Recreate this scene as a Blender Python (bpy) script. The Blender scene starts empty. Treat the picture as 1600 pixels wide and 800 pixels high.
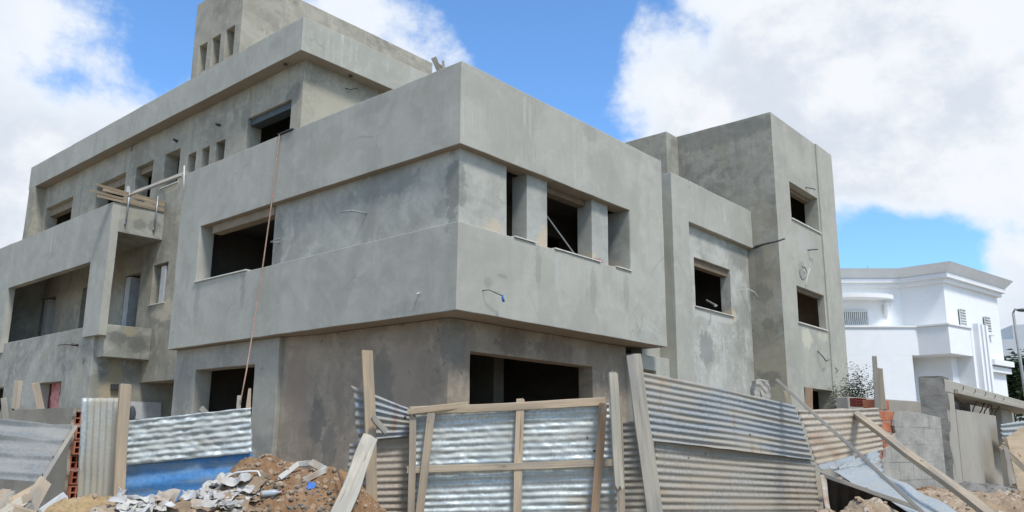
import bpy, bmesh, math, random
from mathutils import Vector, Matrix, noise
random.seed(7)
S = bpy.context.scene
COL = S.collection
R_ = math.radians

# ------------------------------------------------------------------ camera
CAM = Vector((-8.6895, -8.6279, 1.6))
YAW, PITCH, ROLL, FPX, CYPX = 0.713094, 0.209217, 0.007251, 1268.39, 420.9
_f = Vector((math.cos(YAW), math.sin(YAW), 0)); _r = Vector((math.sin(YAW), -math.cos(YAW), 0)); _u = Vector((0, 0, 1))
FWD = math.cos(PITCH)*_f + math.sin(PITCH)*_u
_u2 = -math.sin(PITCH)*_f + math.cos(PITCH)*_u
RGT = math.cos(ROLL)*_r + math.sin(ROLL)*_u2
UPV = -math.sin(ROLL)*_r + math.cos(ROLL)*_u2
cd = bpy.data.cameras.new('camera'); co = bpy.data.objects.new('camera', cd); COL.objects.link(co)
cd.sensor_width = 36; cd.lens = FPX/1600*36; cd.shift_y = (CYPX-400)/1600; cd.clip_end = 3000; cd.clip_start = .05
co.matrix_world = Matrix(((RGT.x, UPV.x, -FWD.x, CAM.x), (RGT.y, UPV.y, -FWD.y, CAM.y), (RGT.z, UPV.z, -FWD.z, CAM.z), (0, 0, 0, 1)))
S.camera = co
S.render.resolution_x, S.render.resolution_y = 1024, 512
S.view_settings.view_transform = 'Standard'; S.view_settings.look = 'None'; S.view_settings.gamma = 1
S.view_settings.exposure = 0.39

def ray(px, py):
    return RGT*((px-800)/FPX) - UPV*((py-CYPX)/FPX) + FWD
def P(px, py, d):                       # point at horizontal distance d (metres) seen in that direction
    v = ray(px, py); return CAM + v*(d/math.hypot(v.x, v.y))
def PX(X, px, py):
    v = ray(px, py); return CAM + v*((X-CAM.x)/v.x)
def PY(Y, px, py):
    v = ray(px, py); return CAM + v*((Y-CAM.y)/v.y)
def PZ(Z, px, py):
    v = ray(px, py); return CAM + v*((Z-CAM.z)/v.z)

# ------------------------------------------------------------------ node helper
class NT:
    def __init__(s, tree): s.t = tree; s.n = tree.nodes; s.l = tree.links
    def node(s, typ, **kw):
        n = s.n.new(typ)
        for k, v in kw.items():
            if k.startswith('_'): setattr(n, k[1:], v)
        return n
    def put(s, sock, v):
        if isinstance(v, bpy.types.NodeSocket): s.l.new(v, sock)
        else: sock.default_value = v
    def math(s, op, a, b=0.0, clamp=False):
        n = s.n.new('ShaderNodeMath'); n.operation = op; n.use_clamp = clamp
        s.put(n.inputs[0], a); s.put(n.inputs[1], b); return n.outputs[0]
    def vmath(s, op, a, b=None, k=1.0):
        n = s.n.new('ShaderNodeVectorMath'); n.operation = op
        s.put(n.inputs[0], a)
        if b is not None: s.put(n.inputs[1], b)
        return n.outputs['Value'] if op in ('DOT_PRODUCT', 'LENGTH', 'DISTANCE') else n.outputs[0]
    def noise(s, vec, scale, detail=5, rough=.55, dist=0):
        n = s.n.new('ShaderNodeTexNoise'); s.put(n.inputs['Vector'], vec)
        n.inputs['Scale'].default_value = scale; n.inputs['Detail'].default_value = detail
        n.inputs['Roughness'].default_value = rough; n.inputs['Distortion'].default_value = dist
        return n.outputs['Fac']
    def scale(s, vec, sc, off=(0, 0, 0)):
        n = s.n.new('ShaderNodeMapping'); s.put(n.inputs['Vector'], vec)
        n.inputs['Scale'].default_value = sc; n.inputs['Location'].default_value = off; return n.outputs[0]
    def ramp(s, fac, a, b, lo=0.0, hi=1.0, smooth=True):
        n = s.n.new('ShaderNodeMapRange'); n.interpolation_type = 'SMOOTHSTEP' if smooth else 'LINEAR'
        s.put(n.inputs['Value'], fac); n.inputs['From Min'].default_value = a; n.inputs['From Max'].default_value = b
        n.inputs['To Min'].default_value = lo; n.inputs['To Max'].default_value = hi; return n.outputs[0]
    def mix(s, fac, a, b, mode='MIX'):
        n = s.n.new('ShaderNodeMix'); n.data_type = 'RGBA'; n.blend_type = mode
        s.put(n.inputs[0], fac)
        s.put(n.inputs[6], a if isinstance(a, bpy.types.NodeSocket) else (*a, 1))
        s.put(n.inputs[7], b if isinstance(b, bpy.types.NodeSocket) else (*b, 1)); return n.outputs[2]
    def bump(s, h, strength, dist, prev=None):
        n = s.n.new('ShaderNodeBump'); s.put(n.inputs['Height'], h); n.inputs['Strength'].default_value = strength
        n.inputs['Distance'].default_value = dist
        if prev is not None: s.l.new(prev, n.inputs['Normal'])
        return n.outputs[0]

# ------------------------------------------------------------------ world: sky with broken cloud
SUN_EL, SUN_AZ = R_(57), R_(250)        # azimuth as an angle from +X towards +Y
W = bpy.data.worlds.new('World'); S.world = W; W.use_nodes = True
w = NT(W.node_tree); w.n.clear()
out = w.node('ShaderNodeOutputWorld'); bg = w.node('ShaderNodeBackground'); w.l.new(bg.outputs[0], out.inputs[0])
bg.inputs['Strength'].default_value = 0.12
sky = w.node('ShaderNodeTexSky'); sky.sky_type = 'NISHITA'; sky.sun_disc = False
sky.sun_elevation = SUN_EL; sky.sun_rotation = math.pi/2 - SUN_AZ; sky.air_density = 1.0; sky.dust_density = .6; sky.ozone_density = 1.6
CL_DARK, CL_LIT, CL_EDGE, SKY_GAIN = (4.5, 4.9, 5.5), (5.85, 6.05, 6.35), (5.5, 5.9, 6.45), (.92, 1.30, 1.62)
tc = w.node('ShaderNodeTexCoord'); D = tc.outputs['Generated']
sd = Vector((math.cos(SUN_AZ)*math.cos(SUN_EL), math.sin(SUN_AZ)*math.cos(SUN_EL), math.sin(SUN_EL)))
def puff(vec):
    a = w.noise(vec, 2.2, 12, .60, .15); b = w.noise(w.scale(vec, (1, 1, 1.5), (3.1, 1.7, .4)), 5.5, 10, .62, .1)
    return w.math('ADD', w.math('MULTIPLY', a, .62), w.math('MULTIPLY', b, .38))
dens0 = w.math('ADD', w.math('MULTIPLY', w.math('SUBTRACT', puff(D), .5), 1.9), .5); dens = dens0
lit = w.math('SUBTRACT', dens0, puff(w.vmath('ADD', D, (.0, .0, .07))))
def dirv(px, py): return tuple(ray(px, py).normalized())
def patch(px, py, inner_px, outer_px, amt):
    global dens
    dt = w.vmath('DOT_PRODUCT', D, dirv(px, py))
    m = w.ramp(dt, math.cos(outer_px/FPX), math.cos(inner_px/FPX), 0, amt)
    dens = w.math('ADD', dens, m)
for a in [
        (190, -40, 60, 260, -.30), (320, 90, 10, 150, -.16), (850, 60, 20, 150, -.22), (950, 180, 5, 110, -.16), (900, -60, 60, 160, -.14), (740, -10, 10, 70, -.10),
        (1340, 385, 10, 110, -.24), (1430, 405, 20, 110, -.26), (1520, 395, 10, 110, -.26), (1590, 350, 5, 60, -.10), (1340, 330, 5, 70, -.10), (20, 0, 5, 70, .10),
        (90, 220, 130, 330, .26), (620, 60, 40, 190, .17), (1170, 120, 130, 320, .22), (1450, 160, 130, 330, .22), (1590, 470, 20, 100, .20), (1090, -10, 10, 90, -.16), (960, 10, 20, 130, -.06), (1580, 20, 10, 80, -.14), (1060, 60, 10, 80, -.06)]:
    patch(*a)
cov = w.ramp(dens, .43, .63)
broad = w.noise(w.scale(D, (1, 1, 1.4), (7.7, 2.2, 5.1)), 1.9, 6, .55, .3)
shade = w.math('ADD', w.math('MULTIPLY', lit, 2.6), w.math('SUBTRACT', broad, .5))
for _p in ((1480, 260, 40, 210, -.16), (1180, 200, 30, 150, -.08), (20, 330, 30, 170, -.12)):
    shade = w.math('ADD', shade, w.ramp(w.vmath('DOT_PRODUCT', D, dirv(*_p[:2])), math.cos(_p[3]/FPX), math.cos(_p[2]/FPX), 0, _p[4]))
shade = w.ramp(shade, -.30, .18)
cl = w.mix(shade, CL_DARK, CL_LIT)
thick = w.ramp(dens, .54, .80)
cl = w.mix(thick, CL_EDGE, cl)
skyc = w.mix(1.0, sky.outputs[0], SKY_GAIN, 'MULTIPLY')
w.l.new(w.mix(cov, skyc, cl), bg.inputs['Color'])

sl = bpy.data.lights.new('sun', 'SUN'); so = bpy.data.objects.new('sun', sl); COL.objects.link(so)
sl.energy = 2.6; sl.angle = R_(11); sl.color = (1, .965, .91)
sd = Vector((math.cos(SUN_AZ)*math.cos(SUN_EL), math.sin(SUN_AZ)*math.cos(SUN_EL), math.sin(SUN_EL)))
so.rotation_euler = sd.to_track_quat('Z', 'Y').to_euler()

# ------------------------------------------------------------------ object helpers
def tag(o, label=None, cat=None, group=None, kind=None):
    if label: o['label'] = label
    if cat: o['category'] = cat
    if group: o['group'] = group
    if kind: o['kind'] = kind
    elif cat: o['kind'] = 'thing'
    return o
def empty(name, loc, rz=0, **kw):
    o = bpy.data.objects.new(name, None); COL.objects.link(o); o.location = loc; o.rotation_euler = (0, 0, rz); o.empty_display_size = .1
    return tag(o, **kw)
def link(name, bm, mats, parent=None, matrix=None, smooth=False, bevel=0, recalc=True):
    me = bpy.data.meshes.new(name)
    if recalc: bmesh.ops.recalc_face_normals(bm, faces=bm.faces)
    if smooth:
        for f in bm.faces: f.smooth = True
    bm.to_mesh(me); bm.free()
    for m in (mats if isinstance(mats, (list, tuple)) else [mats]): me.materials.append(m)
    o = bpy.data.objects.new(name, me); COL.objects.link(o)
    if parent: o.parent = parent; o.matrix_parent_inverse = parent_inv(parent)
    if matrix is not None: o.matrix_basis = matrix
    if bevel:
        b = o.modifiers.new('bevel', 'BEVEL'); b.width = bevel; b.segments = 2; b.limit_method = 'ANGLE'; b.angle_limit = R_(40)
    return o
def parent_inv(p):
    m = Matrix.LocRotScale(p.location, p.rotation_euler if p.rotation_mode != 'QUATERNION' else p.rotation_quaternion, p.scale) if p.parent is None else (
        Matrix.LocRotScale(p.parent.location, p.parent.rotation_euler, p.parent.scale) @ p.matrix_parent_inverse @ Matrix.LocRotScale(p.location, p.rotation_euler, p.scale))
    return m.inverted()
def wob(p):
    return p + Vector((noise.noise(p*.9), noise.noise(p*.9+Vector((17, 0, 0))), noise.noise(p*.9+Vector((0, 31, 0)))))*.008 + Vector((noise.noise(p*3.7), noise.noise(p*3.7+Vector((17, 0, 0))), noise.noise(p*3.7+Vector((0, 31, 0)))))*.005
def csg(ops, matf=None, refine=0):
    """boxes added and cut on one cell grid; returns a bmesh of the outer skin only"""
    ax = [sorted({round(v, 4) for _, b in ops for v in (b[i], b[i+3])}) for i in range(3)]
    if refine:
        for a in ax:
            new = []
            for p, q in zip(a, a[1:]):
                k = int((q-p)/refine)
                new += [p+(q-p)*i/(k+1) for i in range(1, k+1)]
            a += new; a.sort()
    n = [len(a)-1 for a in ax]
    mid = [[(a[i]+a[i+1])/2 for i in range(len(a)-1)] for a in ax]
    sol = {}
    for i in range(n[0]):
        for j in range(n[1]):
            for k in range(n[2]):
                x, y, z = mid[0][i], mid[1][j], mid[2][k]; s = False
                for sg, b in ops:
                    if b[0] < x < b[3] and b[1] < y < b[4] and b[2] < z < b[5]: s = sg == '+'
                if s: sol[i, j, k] = 1
    bm = bmesh.new(); V = {}
    def v(i, j, k):
        if (i, j, k) not in V: V[i, j, k] = bm.verts.new((ax[0][i], ax[1][j], ax[2][k]))
        return V[i, j, k]
    Q = {(-1, 0, 0): ((0, 0, 0), (0, 0, 1), (0, 1, 1), (0, 1, 0)), (1, 0, 0): ((1, 0, 0), (1, 1, 0), (1, 1, 1), (1, 0, 1)),
         (0, -1, 0): ((0, 0, 0), (1, 0, 0), (1, 0, 1), (0, 0, 1)), (0, 1, 0): ((0, 1, 0), (0, 1, 1), (1, 1, 1), (1, 1, 0)),
         (0, 0, -1): ((0, 0, 0), (0, 1, 0), (1, 1, 0), (1, 0, 0)), (0, 0, 1): ((0, 0, 1), (1, 0, 1), (1, 1, 1), (0, 1, 1))}
    for (i, j, k) in sol:
        for d, q in Q.items():
            if (i+d[0], j+d[1], k+d[2]) not in sol:
                f = bm.faces.new([v(i+a, j+b, k+c) for a, b, c in q])
                if matf: f.material_index = matf(d, (mid[0][i], mid[1][j], mid[2][k]))
    if refine:
        for q in bm.verts: q.co = wob(q.co)
    return bm
def B(x0, y0, z0, x1, y1, z1): return ('+', (min(x0, x1), min(y0, y1), min(z0, z1), max(x0, x1), max(y0, y1), max(z0, z1)))
def C(*a): return ('-', B(*a)[1])
def box(bm, x0, y0, z0, x1, y1, z1, M=None):
    vs = [bm.verts.new(p) for p in [(x0, y0, z0), (x1, y0, z0), (x1, y1, z0), (x0, y1, z0), (x0, y0, z1), (x1, y0, z1), (x1, y1, z1), (x0, y1, z1)]]
    if M is not None:
        for q in vs: q.co = M @ q.co
    for f in [(3, 2, 1, 0), (4, 5, 6, 7), (0, 1, 5, 4), (1, 2, 6, 5), (2, 3, 7, 6), (3, 0, 4, 7)]: bm.faces.new([vs[i] for i in f])
    return vs
def prism(bm, poly, z0, z1, top=None):
    a = [bm.verts.new((p[0], p[1], z0)) for p in poly]; b = [bm.verts.new((p[0], p[1], z1)) for p in (top or poly)]
    n = len(poly); bm.faces.new(a[::-1]); bm.faces.new(b)
    for i in range(n): bm.faces.new((a[i], a[(i+1) % n], b[(i+1) % n], b[i]))
def tube(bm, pts, r, seg=8, r2=None):
    pts = [Vector(p) for p in pts]; rings = []; n = len(pts)
    for i, p in enumerate(pts):
        t = (pts[min(i+1, n-1)] - pts[max(i-1, 0)]).normalized()
        a = t.orthogonal().normalized() if i == 0 else (rings[-1][1] - t*rings[-1][1].dot(t)).normalized()
        b = t.cross(a); rr = r if r2 is None else r + (r2-r)*i/(n-1)
        rings.append(([bm.verts.new(p + rr*(math.cos(q)*a + math.sin(q)*b)) for q in [2*math.pi*k/seg for k in range(seg)]], a))
    for (A, _), (Bv, _) in zip(rings, rings[1:]):
        for k in range(seg): bm.faces.new((A[k], A[(k+1) % seg], Bv[(k+1) % seg], Bv[k]))
    bm.faces.new(rings[0][0][::-1]); bm.faces.new(rings[-1][0])

# ------------------------------------------------------------------ materials
def new_mat(name, rough=.85, metallic=0.0, coord='world'):
    m = bpy.data.materials.new(name); m.use_nodes = True; t = NT(m.node_tree); t.n.clear()
    o = t.node('ShaderNodeOutputMaterial'); b = t.node('ShaderNodeBsdfPrincipled'); t.l.new(b.outputs[0], o.inputs[0])
    b.inputs['Roughness'].default_value = rough; b.inputs['Metallic'].default_value = metallic
    b.inputs['Specular IOR Level'].default_value = .25
    if coord == 'world': g = t.node('ShaderNodeNewGeometry'); v = g.outputs['Position']
    else: v = t.node('ShaderNodeTexCoord').outputs['Object']
    return m, t, b, v
def mul(c, k): return tuple(min(1, x*k) for x in c)
def concrete(name, base, light=1.18, dark=.74, mott=.6, streak=.35, tint=None, tintamt=.4, spots=0.0, stains=(), bumpk=.25, big=.55, drip=0.0, patch=0.0):
    m, t, b, v = new_mat(name, .88)
    big_n = t.noise(v, big, 7, .6, .6); mid_n = t.noise(t.scale(v, (1, 1, 1), (5, 3, 1)), 2.6, 8, .62, .8)
    st = t.noise(t.scale(v, (5.5, 5.5, .28)), 1.0, 6, .6, .3); fine = t.noise(v, 42, 5, .6)
    col = t.mix(t.ramp(big_n, .34, .66), mul(base, dark), mul(base, light))
    col = t.mix(mott, base, col)
    col = t.mix(t.math('MULTIPLY', t.ramp(mid_n, .42, .72), mott), col, mul(base, light*1.06))
    col = t.mix(t.math('MULTIPLY', t.ramp(st, .50, .74), streak), col, mul(base, dark))
    col = t.mix(t.math('MULTIPLY', t.ramp(st, .46, .28), streak*.8), col, mul(base, light))
    if patch:
        vo = t.node('ShaderNodeTexVoronoi'); vo.inputs['Scale'].default_value = 1.0
        wv0 = t.node('ShaderNodeTexNoise'); wv0.inputs['Scale'].default_value = 1.3; wv0.inputs['Detail'].default_value = 4; t.l.new(v, wv0.inputs['Vector'])
        t.l.new(t.vmath('ADD', t.scale(v, (.8, .8, .55)), t.vmath('MULTIPLY', wv0.outputs['Color'], (.9, .9, .9))), vo.inputs['Vector'])
        wn = t.node('ShaderNodeTexWhiteNoise'); t.l.new(vo.outputs['Position'], wn.inputs['Vector'])
        col = t.mix(t.math('MULTIPLY', wn.outputs['Value'], patch*.5), col, mul(base, .84)); 
        ck = t.node('ShaderNodeTexVoronoi'); ck.feature = 'DISTANCE_TO_EDGE'; ck.inputs['Scale'].default_value = .42; t.l.new(t.vmath('ADD', v, t.vmath('MULTIPLY', wv0.outputs['Color'], (.9, .9, .9))), ck.inputs['Vector'])
        gate = t.ramp(t.noise(v, .7, 3), .52, .60)
        col = t.mix(t.math('MULTIPLY', t.ramp(ck.outputs['Distance'], .006, .0015), t.math('MULTIPLY', gate, patch*.9)), col, mul(base, .55))
    if drip:
        dp = t.noise(t.scale(v, (13, 13, .22), (4, 1, 0)), 1.0, 3, .5, .15); dg = t.noise(t.scale(v, (1, 1, 1.3), (5, 5, 9)), .9, 4, .6)
        dm = t.math('MULTIPLY', t.ramp(dg, .50, .66), drip)
        col = t.mix(t.math('MULTIPLY', t.ramp(dp, .60, .72), dm), col, mul(base, 1.35))
        col = t.mix(t.math('MULTIPLY', t.ramp(dp, .40, .29), dm), col, mul(base, .68))
        sc = t.noise(t.scale(v, (1.2, 1.2, 3.6), (8, 3, 2)), 3.0, 12, .72, 2.2)
        col = t.mix(t.math('MULTIPLY', t.ramp(sc, .60, .68), drip*.8), col, mul(base, .72))
    sm = t.noise(t.scale(v, (1.5, 1.5, 4.5), (6, 2, 7)), 1.6, 12, .74, 1.2)
    col = t.mix(t.math('MULTIPLY', t.ramp(sm, .55, .68), .22*mott+.06), col, mul(base, light*1.1)); col = t.mix(t.math('MULTIPLY', t.ramp(sm, .44, .31), .22*mott+.06), col, mul(base, dark*.95))
    # trowel arcs
    wv = t.noise(t.scale(v, (1.0, 1.0, 2.2), (2, 9, 4)), 1.5, 10, .66, 1.6)
    col = t.mix(t.math('MULTIPLY', t.ramp(wv, .47, .53), mott*.18), col, mul(base, dark*1.05))
    if tint:
        tn = t.noise(t.scale(v, (1, 1, .7), (11, 4, 8)), .9, 7, .6, 1.0)
        col = t.mix(t.math('MULTIPLY', t.ramp(tn, .48, .62), tintamt), col, tint)
    if spots:
        sp = t.noise(v, 9, 3, .5, .3); gate = t.noise(t.scale(v, (1, 1, 1), (1, 7, 3)), .8, 2)
        col = t.mix(t.math('MULTIPLY', t.math('MULTIPLY', t.ramp(sp, .63, .70), t.ramp(gate, .48, .6)), spots), col, mul(base, .45))
    for (c, rad, colr, amt) in stains:
        d = t.vmath('SUBTRACT', v, c); d = t.vmath('DIVIDE', d, rad); L = t.vmath('LENGTH', d)
        L = t.math('ADD', L, t.math('MULTIPLY', t.math('SUBTRACT', t.noise(v, 2.2/max(.3, min(rad)), 6, .62, .4), .5), 1.5))
        col = t.mix(t.ramp(L, 1.0, .62, 0, amt), col, colr)
    col = t.mix(t.math('MULTIPLY', t.ramp(fine, .35, .7), .10), col, mul(base, .7))
    t.l.new(col, b.inputs['Base Color'])
    h = t.math('ADD', t.math('MULTIPLY', fine, .25), t.math('ADD', mid_n, t.math('MULTIPLY', wv, .5)))
    t.l.new(t.bump(h, bumpk, .02), b.inputs['Normal'])
    return m

GREY = (.40, .390, .334)
PALE = (.52, .42, .29); WET = (.15, .145, .125)
DK = (.235, .235, .205); LT = (.43, .43, .39)
RUNS = [((0, 6.1, 4.55), (.3, .10, .45), DK, .5), ((0, 7.95, 4.5), (.3, .13, .5), DK, .45), ((1.98, 0, 4.55), (.10, .3, .45), DK, .45), ((2.5, 0, 4.6), (.07, .3, .4), LT, .6), ((3.62, 0, 4.45), (.12, .3, .5), DK, .4), ((4.75, 0, 4.5), (.12, .3, .45), DK, .4),
        ((1.6, 0, 7.3), (.05, .3, .4), LT, .6), ((1.75, 0, 7.2), (.04, .3, .45), LT, .5), ((3.6, 0, 7.5), (.25, .3, .22), DK, .35), ((0, 2.2, 7.5), (.3, .5, .2), DK, .35), ((0, 4.8, 7.45), (.3, .25, .3), DK, .35), ((0, 1.2, 3.7), (.3, .6, .14), DK, .3), ((.7, 0, 4.1), (.12, .3, .1), DK, .5), ((1.05, 0, 4.25), (.14, .3, .05), DK, .6), ((5.4, 0, 3.7), (.6, .3, .16), DK, .3)]
M = {}
M['smooth'] = concrete('smooth_render', GREY, 1.10, .84, .65, .42, tint=(.30, .29, .24), tintamt=.4, spots=.12, bumpk=.16, drip=.7, patch=.5, stains=RUNS)
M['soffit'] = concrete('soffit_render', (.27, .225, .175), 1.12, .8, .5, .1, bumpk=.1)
M['panel'] = concrete('raw_plaster_panel', (.372, .366, .318), 1.20, .74, .8, .25, tint=(.26, .255, .215), tintamt=.55, spots=.3, bumpk=.3,
    stains=[((.15, .28, 5.6), (.3, .2, .7), (.19, .195, .175), .7), ((.15, .55, 5.3), (.3, .2, .2), (.2, .21, .19), .5), ((.15, 5.2, 5.4), (.3, .22, .8), (.20, .2, .18), .7),
            ((1.0, .15, 5.05), (.30, .4, .22), PALE, .6), ((.15, 2.0, 6.0), (.4, 1.2, .3), (.19, .2, .185), .5)])
M['pillar'] = concrete('pillar_plaster', (.335, .335, .295), 1.2, .75, .8, .2, bumpk=.25,
    stains=[((2.35, .15, 5.08), (.28, .4, .32), PALE, .8), ((3.85, .3, 5.0), (.15, .4, .26), PALE, .6), ((4.0, .2, 5.0), (.25, .3, .12), (.35, .12, .07), .6), ((4.94, .4, 5.05), (.35, .3, .2), PALE, .5)])
M['wing'] = concrete('raw_plaster_wing', (.328, .304, .243), 1.28, .70, .9, .5, tint=(.34, .31, .235), tintamt=.4, spots=.5, bumpk=.3,
    stains=[((1.4, 12.3, 4.95), (.4, .75, .35), (.50, .44, .33), .9), ((1.4, 11.3, 4.5), (.4, .9, .7), (.20, .205, .19), .6), ((1.4, 6.9, 9.55), (.4, .35, .35), (.16, .16, .14), .6),
            ((1.4, 8.95, 9.5), (.4, .3, .35), (.17, .17, .15), .5), ((1.4, 12.6, 8.45), (.4, .6, .2), (.5, .42, .29), .8), ((2.4, 6.56, 9.3), (1.0, .4, .9), (.42, .385, .30), .6),
            ((3.6, 6.56, 9.0), (.9, .4, .6), (.42, .33, .22), .5)])
M['balc'] = concrete('balcony_plaster', (.315, .308, .265), 1.3, .66, .9, .3, tint=(.33, .30, .225), tintamt=.35, spots=.4, bumpk=.3,
    stains=[((.55, 12.85, 4.15), (.32, .3, .22), (.15, .15, .135), .75), ((1.05, 12.85, 4.05), (.3, .3, .25), (.14, .14, .125), .7), ((.8, 12.85, 4.38), (.25, .3, .16), (.40, .34, .22), .7),
            ((.75, 12.8, 7.25), (.22, .3, .2), (.17, .17, .155), .7), ((1.15, 12.8, 7.3), (.2, .3, .22), (.18, .18, .165), .7), ((.7, 13.28, 2.7), (.35, .3, 1.0), (.42, .34, .20), .7)])
M['ground'] = concrete('ground_floor_plaster', (.305, .253, .192), 1.22, .68, .95, .4, tint=(.235, .19, .145), tintamt=.6, spots=.75, bumpk=.35,
    stains=[((.45, 4.0, 1.95), (.4, .28, .5), WET, .75), ((.45, 3.6, 1.45), (.4, .25, .5), WET, .6), ((.45, 1.5, 2.6), (.4, .7, .8), (.30, .24, .185), .55), ((.35, 4.6, 2.6), (.5, .35, .9), (.30, .22, .165), .6),
            ((.45, 2.2, 2.2), (.4, .35, 1.2), (.17, .16, .135), .6), ((2.0, .6, 3.3), (.5, .4, .3), (.12, .085, .065), .5), ((3.2, .6, 3.25), (.6, .4, .3), (.13, .095, .075), .5), ((.6, .6, 3.2), (.3, .4, .5), WET, .6)])
M['grey_ground'] = concrete('grey_plaster_low', (.31, .292, .245), 1.2, .72, .85, .35, spots=.5, bumpk=.3, stains=[((.2, 8.6, 2.7), (.4, .4, .8), (.19, .19, .175), .5)])
M['mid_panel'] = concrete('middle_panel_plaster', (.368, .362, .318), 1.32, .68, .95, .4, tint=(.27, .265, .22), tintamt=.4, spots=.4, bumpk=.3,
    stains=[((8.7, .35, 3.75), (.45, .4, .5), (.20, .205, .185), .7), ((9.3, .35, 4.6), (1.3, .4, .14), (.52, .50, .44), .6), ((9.6, .35, 3.7), (.05, .4, .9), (.52, .52, .48), .5), ((10.7, .35, 6.3), (.6, .4, .4), (.2, .2, .175), .6), ((10.2, .35, 4.75), (.2, .4, .2), PALE, .7)])
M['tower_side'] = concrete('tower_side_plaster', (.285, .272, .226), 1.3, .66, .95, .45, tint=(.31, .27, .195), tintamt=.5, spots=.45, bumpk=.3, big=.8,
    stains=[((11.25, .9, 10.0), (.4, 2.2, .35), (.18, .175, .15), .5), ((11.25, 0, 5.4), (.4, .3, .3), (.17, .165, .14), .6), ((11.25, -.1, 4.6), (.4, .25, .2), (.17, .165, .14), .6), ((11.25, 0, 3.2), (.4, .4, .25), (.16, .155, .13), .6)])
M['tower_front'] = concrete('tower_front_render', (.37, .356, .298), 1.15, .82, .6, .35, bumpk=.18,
    stains=[((13.0, -.45, 7.1), (.7, .3, .4), (.42, .41, .37), .6), ((12.75, -.45, 4.35), (.42, .3, .32), (.55, .52, .40), .75), ((13.9, -.45, 4.5), (.45, .3, .16), (.52, .49, .38), .6), ((12.7, -.45, 6.2), (.3, .3, .3), (.2, .2, .18), .5)])
M['inner'] = concrete('shade_darkened_plaster', (.105, .094, .078), 1.2, .7, .7, .1)  # indoor shade put into the colour, darker than the outer plaster
def plain(name, col, rough=.7, metallic=0, var=.12, scale=6, coord='obj'):
    m, t, b, v = new_mat(name, rough, metallic, coord)
    n = t.noise(v, scale, 6, .6, .3)
    t.l.new(t.mix(t.ramp(n, .3, .7), mul(col, 1-var), mul(col, 1+var)), b.inputs['Base Color'])
    t.l.new(t.bump(n, .15, .005), b.inputs['Normal']); return m
M['marble'] = plain('sill_stone', (.56, .54, .48), .5)
M['shutter'] = plain('shutter_box_metal', (.06, .075, .075), .5)
M['tanboard'] = plain('shutter_box_board', (.25, .20, .14), .8); M['brownboard'] = plain('shutter_box_dark', (.17, .13, .09), .8)
M['pvc'] = plain('white_pvc', (.52, .525, .51), .45)
M['darkpipe'] = plain('dark_conduit', (.055, .055, .055), .5)
M['greypipe'] = plain('grey_conduit', (.27, .275, .265), .5)
M['bluecap'] = plain('blue_plastic', (.04, .14, .42), .4)
M['steel'] = plain('clamp_steel', (.34, .37, .38), .45, .6)
M['rebar'] = plain('rusty_rebar', (.10, .075, .06), .8)
M['smear_dark'] = plain('plaster_smear_dark', (.22, .22, .195), .9); M['smear_light'] = plain('plaster_smear_light', (.46, .46, .42), .9)
M['stairwall'] = plain('bare_brown_wall', (.46, .32, .21), .9)
M['lining'] = plain('door_lining_plaster', (.48, .48, .46), .8)
M['offwhite'] = concrete('dirty_white_plastic', (.46, .44, .385), 1.1, .65, 1.0, .1, tint=(.31, .22, .14), tintamt=.8, big=8, bumpk=.1)
M['rope'] = plain('rope_fibre', (.38, .25, .19), .9, 0, .3, 40)
def wood(name, a, bcol, grey=None, greyamt=0.0):
    m, t, b, v = new_mat(name, .85, 0, 'obj')
    rnd = t.node('ShaderNodeObjectInfo').outputs['Random']
    off = t.node('ShaderNodeCombineXYZ'); t.l.new(t.math('MULTIPLY', rnd, 37.0), off.inputs[0]); t.l.new(t.math('MULTIPLY', rnd, 91.0), off.inputs[2])
    v = t.vmath('ADD', v, off.outputs[0])
    g = t.noise(t.scale(v, (26, 26, 1.1)), 1, 7, .65, .6); big = t.noise(t.scale(v, (5, 5, 1.2)), 1, 5, .6, .5)
    kn = t.noise(t.scale(v, (7, 7, 3.0)), 1.6, 2, .5)
    col = t.mix(t.ramp(g, .36, .64), a, bcol); col = t.mix(t.math('MULTIPLY', t.ramp(big, .4, .65), .55), col, mul(bcol, 1.25))
    if grey: col = t.mix(t.math('MULTIPLY', t.ramp(big, .62, .36), greyamt), col, grey)
    col = t.mix(t.ramp(kn, .70, .76, 0, .7), col, mul(a, .42))
    cr = t.noise(t.scale(v, (60, 60, 1.6)), 1, 3, .5, .2); col = t.mix(t.ramp(cr, .66, .72, 0, .55), col, mul(a, .3))
    cs = t.noise(t.scale(v, (9, 9, 5)), 1.6, 6, .65, .4); col = t.mix(t.ramp(cs, .63, .70, 0, .55), col, (.42, .41, .38))
    col = t.mix(t.math('MULTIPLY', rnd, .28), col, mul(a, .62))
    t.l.new(col, b.inputs['Base Color']); t.l.new(t.bump(t.math('ADD', g, t.math('MULTIPLY', cr, -.6)), .5, .006), b.inputs['Normal']); return m
M['wood'] = wood('weathered_timber', (.265, .20, .135), (.41, .335, .24), (.32, .295, .25), .7)
M['wood_grey'] = wood('grey_timber', (.225, .20, .16), (.345, .31, .25), (.26, .25, .225), .8)
M['wood_pale'] = wood('pale_limed_timber', (.275, .24, .18), (.44, .395, .31), (.37, .35, .30), .7)
M['wood_warm'] = wood('warm_timber', (.30, .185, .105), (.43, .285, .175), (.3, .24, .18), .4)
M['wood_tan'] = wood('fresh_tan_board', (.32, .235, .15), (.47, .365, .25), (.36, .31, .24), .6)
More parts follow.
